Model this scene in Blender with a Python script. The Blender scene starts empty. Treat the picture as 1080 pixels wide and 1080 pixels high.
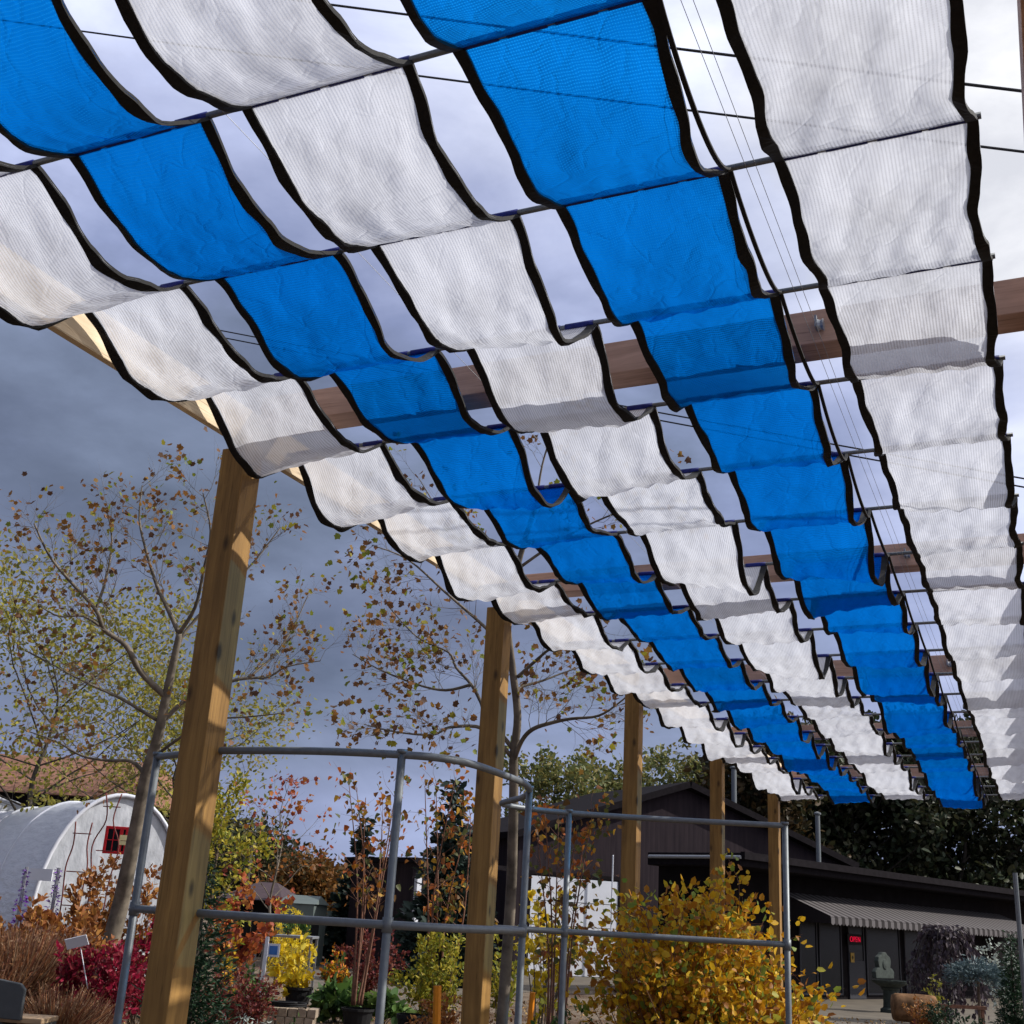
import bpy, bmesh, math, random
import numpy as np
from mathutils import Vector, Matrix
scene = bpy.context.scene
col = scene.collection
PI = math.pi
H = 1.6
# ------------------------------------------------------------------ camera
FW = Vector((-0.3930106759, 0.8586092935, 0.3291393167))
RT = Vector((0.9157544612, 0.3978828706, 0.0555246621))
UP = Vector((0.0832849052, -0.3232325826, 0.9426475068))
FPX, PPY = 1258.47, 531.51
CAM = Vector((0, 0, H))
cd = bpy.data.cameras.new('camera'); co = bpy.data.objects.new('camera', cd); col.objects.link(co)
co.matrix_world = Matrix(((RT.x, UP.x, -FW.x, 0), (RT.y, UP.y, -FW.y, 0), (RT.z, UP.z, -FW.z, H), (0, 0, 0, 1)))
cd.sensor_width = 36; cd.lens = FPX / 1080 * 36; cd.shift_y = (PPY - 540) / 1080
cd.clip_start = .05; cd.clip_end = 3000
scene.camera = co

def ray(u, v): return FW + RT * ((u - 540) / FPX) - UP * ((v - PPY) / FPX)
def at(u, v, d): return CAM + ray(u, v) * d
def gr(u, v): r = ray(u, v); return CAM + r * (-H / r.z)
def hz(u): return 970.17 + .0602 * (u - 540)
def gp(u, d):                                # ground point in column u at forward distance d
    p = at(u, hz(u), d); return Vector((p.x, p.y, 0))
def px(d): return d / FPX                    # metres per picture pixel

# ------------------------------------------------------------------ tags
def tag(o, label=None, cat=None, group=None, kind=None):
    if label: o['label'] = label
    if cat: o['category'] = cat
    if group: o['group'] = group
    if kind: o['kind'] = kind
    elif cat: o['kind'] = 'thing'
    return o
def empty(name, loc=(0, 0, 0), rz=0):
    o = bpy.data.objects.new(name, None); col.objects.link(o); o.location = loc; o.rotation_euler = (0, 0, rz)
    o.empty_display_size = .1
    return o
def thing(name, label, cat, loc=(0, 0, 0), rz=0, group=None):
    return tag(empty(name, loc, rz), label, cat, group)
def copy_tree(o, parent=None):
    c = o.copy(); col.objects.link(c)
    if parent: c.parent = parent
    for ch in o.children: copy_tree(ch, c)
    return c

# ------------------------------------------------------------------ mesh builder
class MB:
    def __init__(s): s.v = []; s.f = []; s.uv = None
    def box(s, a, b, M=None):
        x0, y0, z0 = a; x1, y1, z1 = b
        P = [(x0, y0, z0), (x1, y0, z0), (x1, y1, z0), (x0, y1, z0), (x0, y0, z1), (x1, y0, z1), (x1, y1, z1), (x0, y1, z1)]
        n = len(s.v)
        s.v += [tuple(M @ Vector(p)) if M else p for p in P]
        s.f += [tuple(n + i for i in q) for q in ((0, 3, 2, 1), (4, 5, 6, 7), (0, 1, 5, 4), (1, 2, 6, 5), (2, 3, 7, 6), (3, 0, 4, 7))]
        return s
    def tube(s, pts, r, n=6, cap=True):
        pts = [Vector(p) for p in pts]
        rs = r if isinstance(r, (list, tuple)) else [r] * len(pts)
        k = len(s.v); prev = None
        for i, p in enumerate(pts):
            t = (pts[min(i + 1, len(pts) - 1)] - pts[max(i - 1, 0)])
            if t.length < 1e-9: t = Vector((0, 0, 1))
            t.normalize()
            if prev is None:
                a = t.orthogonal().normalized()
            else:
                a = prev - t * prev.dot(t)
                a = a.normalized() if a.length > 1e-6 else t.orthogonal().normalized()
            prev = a; b = t.cross(a)
            for j in range(n):
                an = 2 * PI * j / n
                s.v.append(tuple(p + (a * math.cos(an) + b * math.sin(an)) * rs[i]))
        for i in range(len(pts) - 1):
            for j in range(n):
                j2 = (j + 1) % n
                s.f.append((k + i * n + j, k + i * n + j2, k + (i + 1) * n + j2, k + (i + 1) * n + j))
        if cap:
            s.f.append(tuple(k + j for j in range(n))[::-1])
            s.f.append(tuple(k + (len(pts) - 1) * n + j for j in range(n)))
        return s
    def lathe(s, prof, n=16, c=(0, 0, 0), M=None):
        k = len(s.v)
        for r, z in prof:
            for j in range(n):
                p = Vector((c[0] + r * math.cos(2 * PI * j / n), c[1] + r * math.sin(2 * PI * j / n), c[2] + z))
                s.v.append(tuple(M @ p) if M else tuple(p))
        for i in range(len(prof) - 1):
            for j in range(n):
                j2 = (j + 1) % n
                s.f.append((k + i * n + j, k + i * n + j2, k + (i + 1) * n + j2, k + (i + 1) * n + j))
        s.f.append(tuple(k + j for j in range(n))[::-1]); s.f.append(tuple(k + (len(prof) - 1) * n + j for j in range(n)))
        return s
    def poly(s, pts): n = len(s.v); s.v += [tuple(p) for p in pts]; s.f.append(tuple(range(n, n + len(pts)))); return s
    def prism(s, pts, off):                  # closed prism from a planar outline
        n = len(s.v); m = len(pts); off = Vector(off)
        s.v += [tuple(p) for p in pts] + [tuple(Vector(p) + off) for p in pts]
        s.f.append(tuple(range(n, n + m))[::-1]); s.f.append(tuple(range(n + m, n + 2 * m)))
        for i in range(m): j = (i + 1) % m; s.f.append((n + i, n + j, n + m + j, n + m + i))
        return s
    def build(s, name, mat, parent=None, smooth=False, bevel=0, rnd=None):
        me = bpy.data.meshes.new(name); me.from_pydata(s.v, [], s.f); me.materials.append(mat)
        if smooth: me.polygons.foreach_set('use_smooth', [True] * len(me.polygons))
        if rnd is not None:
            a = me.attributes.new('rnd', 'FLOAT', 'FACE'); a.data.foreach_set('value', rnd)
        me.update()
        o = bpy.data.objects.new(name, me); col.objects.link(o)
        if parent: o.parent = parent
        if bevel:
            m = o.modifiers.new('b', 'BEVEL'); m.width = bevel; m.segments = 2; m.limit_method = 'ANGLE'
        return o

def npmesh(name, V, Fc, rnd, mat, parent=None):       # V (n,3), Fc (m,k)
    me = bpy.data.meshes.new(name); m, k = Fc.shape
    me.vertices.add(len(V)); me.vertices.foreach_set('co', V.astype(np.float32).ravel())
    me.loops.add(m * k); me.loops.foreach_set('vertex_index', Fc.astype(np.int32).ravel())
    me.polygons.add(m); me.polygons.foreach_set('loop_start', np.arange(0, m * k, k, dtype=np.int32))
    me.materials.append(mat)
    a = me.attributes.new('rnd', 'FLOAT', 'FACE'); a.data.foreach_set('value', rnd.astype(np.float32))
    me.update(calc_edges=True); me.validate()
    o = bpy.data.objects.new(name, me); col.objects.link(o)
    if parent: o.parent = parent
    return o

# leaf templates
T_OVAL = (np.array([(0, 0, 0), (.24, .2, .08), (.25, .62, .08), (0, 1, -.03), (-.25, .62, .08), (-.24, .2, .08)]), np.array([(0, 1, 2, 3), (0, 3, 4, 5)]))
T_ROUND = (np.array([(0, 0, 0), (.33, .2, .1), (.30, .66, .09), (0, 1, -.05), (-.30, .66, .09), (-.33, .2, .1)]), np.array([(0, 1, 2, 3), (0, 3, 4, 5)]))
T_NARROW = (np.array([(0, 0, 0), (.13, .45, .03), (0, 1, -.05), (-.13, .45, .03), (0, .5, 0)]), np.array([(0, 1, 2, 4), (0, 4, 2, 3)]))
_l = [(.0, .0), (.16, .03), (.44, .10), (.40, .34), (.52, .62), (.27, .70), (0, 1.), (-.25, .66), (-.50, .58), (-.36, .36), (-.46, .12), (-.14, .04)]
T_LOBED = (np.array([(x, y, .25 * abs(x)) for x, y in _l]), np.array([(0, 1, 2, 3), (0, 3, 4, 5), (0, 5, 6, 7), (0, 7, 8, 9), (0, 9, 10, 11)]))
T_BLADE = (np.array([(-.02, 0, 0), (.02, 0, 0), (.016, .5, 0), (-.016, .5, 0), (.003, 1, -.12), (-.003, 1, -.12)]), np.array([(0, 1, 2, 3), (3, 2, 4, 5)]))
T_HEART = (np.array([(0, 0, 0), (.38, .12, .1), (.28, .6, .06), (0, 1, -.08), (-.28, .6, .06), (-.38, .12, .1)]), np.array([(0, 1, 2, 3), (0, 3, 4, 5)]))

def leaves(name, rng, C, size, T, mat, parent=None, hang=0., D=None, var=.35):
    """C (n,3) leaf bases; D optional preferred directions"""
    C = np.asarray(C, float); n = len(C)
    d = rng.normal(size=(n, 3))
    if D is not None: d = d * .6 + np.asarray(D) * 1.0
    d[:, 2] -= hang
    d /= np.linalg.norm(d, axis=1)[:, None] + 1e-9
    u = rng.normal(size=(n, 3)); u[:, 2] += .8
    x = np.cross(d, u); x /= np.linalg.norm(x, axis=1)[:, None] + 1e-9
    z = np.cross(x, d)
    s = size * (1 + var * rng.uniform(-1, 1, n))
    tv, tf = T
    V = C[:, None, :] + s[:, None, None] * (tv[None, :, 0:1] * x[:, None] + tv[None, :, 1:2] * d[:, None] + tv[None, :, 2:3] * z[:, None])
    Fc = tf[None] + (np.arange(n) * len(tv))[:, None, None]
    r = np.repeat(rng.uniform(0, 1, n), len(tf))
    return npmesh(name, V.reshape(-1, 3), Fc.reshape(-1, tf.shape[1]), r, mat, parent)

# ------------------------------------------------------------------ materials
class NT:
    def __init__(s, name):
        s.m = bpy.data.materials.new(name); s.m.use_nodes = True; s.t = s.m.node_tree
        s.b = s.t.nodes['Principled BSDF']; s.out = s.t.nodes['Material Output']
    def n(s, typ, **kw):
        x = s.t.nodes.new('ShaderNode' + typ)
        for k, v in kw.items():
            if k.startswith('i_'): x.inputs[k[2:].replace('_', ' ')].default_value = v
            else: setattr(x, k, v)
        return x
    def l(s, a, b): s.t.links.new(a, b)
    def math(s, op, a, b=None, c=None):
        x = s.n('Math', operation=op)
        for i, q in enumerate((a, b, c)):
            if q is None: continue
            if hasattr(q, 'is_linked'): s.l(q, x.inputs[i])
            else: x.inputs[i].default_value = q
        return x.outputs[0]
    def ramp(s, fac, stops, interp='LINEAR'):
        x = s.n('ValToRGB'); r = x.color_ramp; r.interpolation = interp
        while len(r.elements) < len(stops): r.elements.new(.5)
        for e, (p, c) in zip(r.elements, stops): e.position = p; e.color = (*c, 1) if len(c) == 3 else c
        if fac is not None: s.l(fac, x.inputs[0])
        return x.outputs[0]
    def coord(s, scale=(1, 1, 1), kind='Object'):
        tc = s.n('TexCoord'); mp = s.n('Mapping'); mp.inputs['Scale'].default_value = scale
        s.l(tc.outputs[kind], mp.inputs[0]); return mp.outputs[0]
    def noise(s, vec, scale, detail=4, rough=.55):
        x = s.n('TexNoise'); x.inputs['Scale'].default_value = scale; x.inputs['Detail'].default_value = detail; x.inputs['Roughness'].default_value = rough
        if vec is not None: s.l(vec, x.inputs['Vector'])
        return x.outputs['Fac']
    def bump(s, h, strength=.3, dist=.01):
        x = s.n('Bump'); x.inputs['Strength'].default_value = strength; x.inputs['Distance'].default_value = dist
        s.l(h, x.inputs['Height']); return x.outputs[0]
    def base(s, c): s.l(c, s.b.inputs['Base Color'])
    def set(s, rough=.7, metal=0, spec=.3):
        s.b.inputs['Roughness'].default_value = rough; s.b.inputs['Metallic'].default_value = metal
        s.b.inputs['Specular IOR Level'].default_value = spec; return s

def plain(name, c, rough=.7, metal=0, var=.25, scale=14, bump=.15, spec=.3):
    t = NT(name).set(rough, metal, spec); v = t.coord()
    f = t.noise(v, scale, 5)
    lo = tuple(x * (1 - var) for x in c); hi = tuple(min(1, x * (1 + var)) for x in c)
    t.base(t.ramp(f, [(.3, lo), (.7, hi)]))
    if bump: t.l(t.bump(t.noise(v, scale * 4, 3), bump, .004), t.b.inputs['Normal'])
    return t.m

def wood(name, axis, dark, light, rough=.65, knots=True):
    t = NT(name).set(rough)
    sc = [28, 28, 28]; sc[axis] = 1.3
    v = t.coord(sc)
    warp = t.n('TexNoise'); warp.inputs['Scale'].default_value = .8; warp.inputs['Detail'].default_value = 2
    t.l(t.coord((2, 2, 2)), warp.inputs['Vector'])
    add = t.n('VectorMath', operation='MULTIPLY_ADD'); t.l(warp.outputs['Color'], add.inputs[0]); add.inputs[1].default_value = (3, 3, 3); t.l(v, add.inputs[2])
    g = t.noise(add.outputs[0], 1.0, 6, .62)
    big = t.noise(t.coord((2.2, 2.2, 2.2)), 1.0, 3)
    c = t.ramp(g, [(.25, dark), (.5, tuple((a + b) / 2 for a, b in zip(dark, light))), (.72, light)])
    mx = t.n('Mix', data_type='RGBA', blend_type='MULTIPLY'); mx.inputs[0].default_value = .55
    t.l(c, mx.inputs[6]); t.l(t.ramp(big, [(.3, (.62, .58, .55)), (.7, (1.15, 1.1, 1.05))]), mx.inputs[7])
    outc = mx.outputs[2]
    cs = [46, 46, 46]; cs[axis] = .55
    ck = t.ramp(t.noise(t.coord(cs), 1.0, 2, .4), [(.490, (1, 1, 1)), (.50, (.38, .34, .32)), (.510, (1, 1, 1))])
    mk = t.n('Mix', data_type='RGBA', blend_type='MULTIPLY'); mk.inputs[0].default_value = .7; t.l(outc, mk.inputs[6]); t.l(ck, mk.inputs[7]); outc = mk.outputs[2]
    if knots:
        ks = [7, 7, 7]; ks[axis] = 3.2
        vo = t.n('TexVoronoi'); vo.inputs['Scale'].default_value = 1.0; t.l(t.coord(ks), vo.inputs['Vector'])
        k = t.ramp(vo.outputs['Distance'], [(.08, (1, 1, 1)), (.18, (0, 0, 0))])
        m2 = t.n('Mix', data_type='RGBA'); t.l(k, m2.inputs[0]); t.l(outc, m2.inputs[6]); m2.inputs[7].default_value = (*[x * .3 for x in dark], 1)
        outc = m2.outputs[2]
    t.base(outc); t.l(t.bump(g, .35, .003), t.b.inputs['Normal'])
    return t.m

def leafmat(name, cols, trans=.35, rough=.55):
    t = NT(name); a = t.n('Attribute', attribute_name='rnd')
    st = [(i / len(cols), c) for i, c in enumerate(cols)]
    c = t.ramp(a.outputs['Fac'], st, 'CONSTANT')
    t.base(c); t.set(rough, 0, .25)
    tr = t.n('BsdfTranslucent'); t.l(c, tr.inputs[0])
    mx = t.n('MixShader'); mx.inputs[0].default_value = trans
    t.l(t.b.outputs[0], mx.inputs[1]); t.l(tr.outputs[0], mx.inputs[2]); t.l(mx.outputs[0], t.out.inputs[0])
    return t.m

def fabric(name, c, along, clear=1., tint=(1, 1, 1)):
    t = NT(name); uv = t.n('UVMap'); sp = t.n('SeparateXYZ'); t.l(uv.outputs[0], sp.inputs[0])
    u, v = sp.outputs[0], sp.outputs[1]
    a, b = (u, v) if along == 'v' else (v, u)
    w1 = t.math('ABSOLUTE', t.math('SINE', t.math('MULTIPLY', a, PI / .0112)))       # knit rows
    w2 = t.math('ABSOLUTE', t.math('SINE', t.math('MULTIPLY', b, PI / .008)))
    comb = t.n('CombineXYZ'); t.l(u, comb.inputs[0]); t.l(v, comb.inputs[1])
    st_ = t.n('VectorMath', operation='MULTIPLY'); t.l(comb.outputs[0], st_.inputs[0]); st_.inputs[1].default_value = (1.6, .7, 1); nz = t.noise(st_.outputs[0], 8, 5); nf = t.noise(comb.outputs[0], 260, 2)
    lo = tuple(x * .62 for x in c)
    rows = t.math('ADD', t.math('MULTIPLY', w1, .6), t.math('MULTIPLY', nf, .5))
    cc0 = t.ramp(t.math('ADD', t.math('MULTIPLY', rows, .62), t.math('MULTIPLY', nz, .42)), [(.25, lo), (.75, c)])
    stain = t.noise(comb.outputs[0], 2.3, 6, .6)
    mm = t.n('Mix', data_type='RGBA', blend_type='MULTIPLY'); mm.inputs[0].default_value = 1; t.l(cc0, mm.inputs[6])
    t.l(t.ramp(stain, [(.34, (.82, .815, .81)), (.5, (.98, .98, .98)), (.66, (1.0, 1.0, 1.0))]), mm.inputs[7]); cc = mm.outputs[2]
    df = t.n('BsdfDiffuse'); tr = t.n('BsdfTranslucent'); t.l(cc, df.inputs[0]); t.l(cc, tr.inputs[0])
    h = t.math('ADD', t.math('MULTIPLY', nz, 1.5), t.math('MULTIPLY', w1, .06))
    vor = t.n('TexVoronoi', feature='DISTANCE_TO_EDGE'); vor.inputs['Scale'].default_value = 5
    wv = t.n('VectorMath', operation='MULTIPLY_ADD'); 
    nn = t.n('TexNoise'); nn.inputs['Scale'].default_value = 6; t.l(comb.outputs[0], nn.inputs['Vector'])
    t.l(nn.outputs['Color'], wv.inputs[0]); wv.inputs[1].default_value = (.35, .35, .35); t.l(comb.outputs[0], wv.inputs[2]); t.l(wv.outputs[0], vor.inputs['Vector'])
    crease = t.math('MINIMUM', vor.outputs['Distance'], .1)
    h = t.math('ADD', h, t.math('MULTIPLY', crease, 5.0))
    bn = t.bump(h, .25 if c[0] > .3 else .5, .012); t.l(bn, df.inputs['Normal']); t.l(bn, tr.inputs['Normal'])
    m1 = t.n('MixShader'); m1.inputs[0].default_value = .5; t.l(df.outputs[0], m1.inputs[1]); t.l(tr.outputs[0], m1.inputs[2])
    tp = t.n('BsdfTransparent'); tp.inputs[0].default_value = (*tint, 1); m2 = t.n('MixShader')
    hole = t.math('MULTIPLY', t.math('SUBTRACT', 1.0, w1), t.math('ADD', t.math('MULTIPLY', t.math('SUBTRACT', 1, w2), .5), .2))
    t.l(t.math('ADD', t.math('MULTIPLY', hole, .42 * clear), .04 * clear), m2.inputs[0])
    t.l(m1.outputs[0], m2.inputs[1]); t.l(tp.outputs[0], m2.inputs[2]); t.l(m2.outputs[0], t.out.inputs[0])
    return t.m

M = {}
M['white_net'] = fabric('white_net', (.79, .82, .90), 'v')
M['blue_net'] = fabric('blue_net', (.0, .158, .63), 'u', 2.5, (.01, .42, 1.0))
M['webbing'] = plain('webbing', (.012, .012, .013), .8, var=.3, scale=60)
M['sleeve'] = plain('sleeve', (.012, .02, .16), .6, var=.3, scale=50)
M['galv'] = plain('galv', (.165, .18, .19), .5, .4, var=.12, scale=35, bump=.05)
M['dull_steel'] = plain('dull_steel', (.32, .33, .35), .45, .6, var=.2, scale=30, bump=.05)
M['black_wire'] = plain('black_wire', (.02, .02, .022), .6, var=.2)
M['post_wood'] = wood('post_wood', 2, (.20, .108, .030), (.41, .235, .066))
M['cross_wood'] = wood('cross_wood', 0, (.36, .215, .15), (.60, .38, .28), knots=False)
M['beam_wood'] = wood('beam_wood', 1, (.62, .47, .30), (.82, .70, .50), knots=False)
M['bark_pale'] = plain('bark_pale', (.15, .125, .095), .85, var=.55, scale=5, bump=.5)
M['bark_brown'] = plain('bark_brown', (.12, .085, .06), .85, var=.4, scale=8, bump=.4)
M['bark_dark'] = plain('bark_dark', (.06, .05, .04), .9, var=.4, scale=4, bump=.3)
M['bark_red'] = plain('bark_red', (.17, .08, .05), .7, var=.4, scale=20, bump=.2)
M['black_pot'] = plain('black_pot', (.009, .009, .010), .75, var=.2, scale=20, bump=.05)
M['soil'] = plain('soil', (.05, .035, .025), .95, var=.5, scale=40, bump=.6)
L = {}
L['syc'] = leafmat('syc', [(.25, .14, .03), (.20, .09, .035), (.12, .06, .03), (.28, .25, .03), (.19, .22, .03), (.28, .13, .035), (.15, .08, .03), (.10, .05, .03), (.24, .11, .03)], .4)
L['locust'] = leafmat('locust', [(.22, .21, .045), (.29, .26, .05), (.17, .18, .05), (.25, .20, .06), (.34, .30, .04)], .4)
L['gold'] = leafmat('gold', [(.60, .31, .012), (.52, .24, .012), (.68, .41, .02), (.42, .17, .015), (.58, .37, .02), (.36, .34, .04), (.20, .27, .04), (.30, .12, .02), (.72, .47, .03), (.60, .33, .015)], .35)
L['birch'] = leafmat('birch', [(.12, .13, .03), (.44, .16, .02), (.14, .075, .025), (.38, .10, .02), (.09, .10, .03), (.46, .26, .03), (.20, .08, .025)], .35)
L['maple_red'] = leafmat('maple_red', [(.40, .10, .03), (.32, .07, .03), (.44, .17, .04), (.25, .06, .04)], .35)
L['yellow'] = leafmat('yellow', [(.72, .52, .02), (.66, .46, .02), (.56, .46, .04), (.75, .60, .05)], .4)
L['yellowgreen'] = leafmat('yellowgreen', [(.26, .26, .03), (.36, .31, .03), (.19, .22, .03), (.44, .36, .04)], .35)
L['green'] = leafmat('green', [(.06, .13, .03), (.09, .17, .035), (.05, .10, .03), (.13, .20, .05)], .3)
L['darkgreen'] = leafmat('darkgreen', [(.015, .04, .018), (.022, .055, .02), (.012, .03, .015), (.03, .065, .03)], .15)
L['spruce'] = leafmat('spruce', [(.022, .038, .03), (.03, .05, .04), (.018, .03, .024)], .12)
L['bluespruce'] = leafmat('bluespruce', [(.10, .15, .16), (.13, .18, .19), (.08, .12, .13)], .15)
L['burgundy'] = leafmat('burgundy', [(.13, .025, .025), (.18, .035, .03), (.09, .02, .02), (.20, .06, .03)], .3)
L['crimson'] = leafmat('crimson', [(.26, .010, .035), (.34, .014, .05), (.18, .008, .025), (.22, .02, .03), (.12, .012, .02)], .35)
L['grassbrown'] = leafmat('grassbrown', [(.20, .095, .05), (.25, .135, .065), (.13, .058, .035), (.36, .235, .14), (.19, .065, .035), (.10, .045, .028), (.28, .12, .05)], .3)
L['rust'] = leafmat('rust', [(.36, .15, .04), (.30, .11, .035), (.42, .20, .05), (.24, .09, .03)], .3)
L['fartree'] = leafmat('fartree', [(.045, .055, .025), (.065, .07, .03), (.05, .04, .02), (.08, .07, .03), (.035, .045, .022)], .25)
L['fargreen'] = leafmat('fargreen', [(.15, .17, .06), (.20, .20, .06), (.12, .145, .055), (.24, .20, .06)], .3)
L['farorange'] = leafmat('farorange', [(.19, .08, .02), (.24, .11, .025), (.15, .07, .02), (.11, .08, .03)], .3)
L['forest'] = leafmat('forest', [(.028, .042, .020), (.040, .055, .024), (.048, .048, .022), (.032, .033, .018), (.056, .064, .03)], .2)
L['brownforest'] = leafmat('brownforest', [(.07, .045, .018), (.05, .04, .018), (.09, .055, .02), (.035, .035, .015)], .25)
L['silver'] = leafmat('silver', [(.42, .47, .42), (.5, .55, .5), (.35, .4, .34)], .2)
L['purplebrown'] = leafmat('purplebrown', [(.06, .045, .06), (.08, .06, .07), (.05, .035, .045)], .2)
L['litter'] = leafmat('litter', [(.30, .18, .07), (.22, .12, .05), (.40, .27, .11), (.14, .08, .04), (.36, .20, .05)], .1)
L['flower_orange'] = leafmat('flower_orange', [(.6, .22, .02), (.65, .35, .02), (.45, .10, .02), (.08, .14, .03), (.07, .12, .03)], .2)

# ------------------------------------------------------------------ world, sun
SUN_AZ, SUN_EL = math.radians(28), math.radians(38)      # azimuth measured from +X towards +Y
sund = Vector((math.cos(SUN_AZ) * math.cos(SUN_EL), math.sin(SUN_AZ) * math.cos(SUN_EL), math.sin(SUN_EL)))
sl = bpy.data.lights.new('sun', 'SUN'); sl.energy = 4.9; sl.angle = math.radians(.5); sl.color = (1, .95, .88)
so = bpy.data.objects.new('sun', sl); col.objects.link(so); so.location = (8, 6, 12)
so.rotation_euler = sund.to_track_quat('Z', 'Y').to_euler()
w = bpy.data.worlds.new('World'); scene.world = w; w.use_nodes = True
t = NT.__new__(NT); t.t = w.node_tree; t.m = w
bg = w.node_tree.nodes['Background']
sky = t.n('TexSky', sky_type='NISHITA', sun_disc=False, sun_elevation=SUN_EL, sun_rotation=PI / 2 - SUN_AZ)
tc = t.n('TexCoord'); dv = tc.outputs['Generated']
sp = t.n('SeparateXYZ'); t.l(dv, sp.inputs[0])
zz = t.math('ADD', t.math('MAXIMUM', sp.outputs[2], 0), .22)
cb = t.n('CombineXYZ'); t.l(t.math('DIVIDE', sp.outputs[0], zz), cb.inputs[0]); t.l(t.math('DIVIDE', sp.outputs[1], zz), cb.inputs[1])
n1 = t.noise(cb.outputs[0], 1.5, 7, .55); n2 = t.noise(cb.outputs[0], .7, 5, .5); n3 = t.noise(cb.outputs[0], 4.0, 5, .55)
bd = t.n('VectorMath', operation='DOT_PRODUCT'); t.l(dv, bd.inputs[0]); bd.inputs[1].default_value = (.5, -.18, .5)
# thin, bright overcast high up and towards the sun; a heavy storm bank low on the other side, with broken cloud all over
lum = t.math('ADD', bd.outputs['Value'], t.math('MULTIPLY', t.math('SUBTRACT', n1, .5), .95))
lum = t.math('ADD', lum, t.math('MULTIPLY', t.math('SUBTRACT', n3, .5), .30))
lift = t.ramp(sp.outputs[2], [(.38, (0, 0, 0)), (.52, (1, 1, 1))], 'EASE')
lum = t.math('ADD', lum, t.math('MULTIPLY', lift, .3))
lum = t.math('ADD', lum, t.math('MULTIPLY', t.math('MAXIMUM', t.math('ADD', sp.outputs[0], .25), 0), 1.2))
lum = t.math('ADD', lum, .41); lum = t.math('SUBTRACT', lum, t.math('MULTIPLY', t.math('MAXIMUM', t.math('SUBTRACT', .3, sp.outputs[1]), 0), 1.5))  # added darkening of the unseen sky behind the camera, lowers fill on post fronts
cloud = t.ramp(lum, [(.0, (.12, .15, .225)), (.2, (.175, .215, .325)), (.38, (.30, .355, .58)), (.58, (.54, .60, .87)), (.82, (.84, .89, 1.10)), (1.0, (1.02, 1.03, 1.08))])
n4 = t.n('TexNoise'); n4.inputs['Scale'].default_value = 2.6; n4.inputs['Detail'].default_value = 9; n4.inputs['Roughness'].default_value = .58; n4.inputs['Distortion'].default_value = .4
ms = t.n('Mapping'); ms.inputs['Scale'].default_value = (1, 1, 2.6); t.l(dv, ms.inputs[0]); t.l(ms.outputs[0], n4.inputs['Vector'])
mot = t.ramp(n4.outputs['Fac'], [(.34, (.74, .75, .78)), (.5, (1, 1, 1)), (.64, (1.28, 1.28, 1.26))])
# a paler band where the overcast lifts above the horizon
low = t.ramp(sp.outputs[2], [(.10, (1, 1, 1)), (.30, (0, 0, 0))])
low = t.math('MULTIPLY', low, t.ramp(n2, [(.34, (.25, .25, .25)), (.56, (1, 1, 1))]))
m1 = t.n('Mix', data_type='RGBA'); t.l(t.math('MULTIPLY', low, .85), m1.inputs[0]); t.l(cloud, m1.inputs[6]); m1.inputs[7].default_value = (.37, .43, .68, 1)
skm = t.n('Mix', data_type='RGBA', blend_type='MULTIPLY'); skm.inputs[0].default_value = 1; t.l(sky.outputs[0], skm.inputs[6]); skm.inputs[7].default_value = (.10, .10, .10, 1)
dens = t.ramp(n2, [(.25, (.82,) * 3), (.5, (.97,) * 3)])
m2 = t.n('Mix', data_type='RGBA'); t.l(dens, m2.inputs[0]); t.l(skm.outputs[2], m2.inputs[6]); t.l(m1.outputs[2], m2.inputs[7])
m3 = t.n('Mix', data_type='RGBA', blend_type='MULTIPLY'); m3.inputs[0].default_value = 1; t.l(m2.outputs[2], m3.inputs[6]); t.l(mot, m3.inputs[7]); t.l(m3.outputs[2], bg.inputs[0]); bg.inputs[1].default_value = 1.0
scene.view_settings.view_transform = 'Standard'; scene.view_settings.look = 'None'; scene.view_settings.exposure = 0; scene.view_settings.gamma = 1
scene.cycles.transparent_max_bounces = 14; scene.cycles.max_bounces = 7; scene.cycles.diffuse_bounces = 3; scene.cycles.sample_clamp_indirect = 6

# ------------------------------------------------------------------ ground
def ground_mat():
    t = NT('gravel_soil').set(.95, 0, .15); v = t.coord()
    a = t.noise(v, .35, 6, .6); b = t.noise(v, 9, 5, .6); c = t.noise(v, 60, 3, .6)
    tan = t.ramp(t.math('ADD', t.math('MULTIPLY', b, .5), t.math('MULTIPLY', c, .5)), [(.32, (.07, .055, .04)), (.5, (.17, .13, .095)), (.68, (.29, .235, .175))])
    mulch = t.ramp(t.math('ADD', t.math('MULTIPLY', b, .4), t.math('MULTIPLY', c, .6)), [(.35, (.035, .022, .015)), (.55, (.11, .07, .045)), (.7, (.24, .15, .08))])
    m = t.n('Mix', data_type='RGBA'); t.l(t.ramp(a, [(.46, (0, 0, 0)), (.56, (1, 1, 1))]), m.inputs[0]); t.l(tan, m.inputs[6]); t.l(mulch, m.inputs[7])
    t.base(m.outputs[2]); t.l(t.bump(c, .8, .03), t.b.inputs['Normal']); return t.m
M['ground'] = ground_mat()
tag(MB().poly([(-600, -60, 0), (300, -60, 0), (300, 900, 0), (-600, 900, 0)]).build('ground', M['ground']), kind='structure')
M['paving'] = plain('paving', (.115, .097, .075), .9, var=.22, scale=1.6, bump=.3)
def sheet(name, uvs, mat, z):
    P = [gr(u, v) for u, v in uvs]; return tag(MB().poly([(p.x, p.y, z) for p in P]).build(name, mat), kind='structure')
sheet('pavement', [(640, 1120), (660, 1040), (830, 1020), (1140, 1040), (1200, 1120)], M['paving'], .004)
sheet('path', [(300, 1060), (330, 1016), (470, 1010), (640, 1018), (650, 1040), (480, 1052), (470, 1070)], M['paving'], .006)

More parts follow.
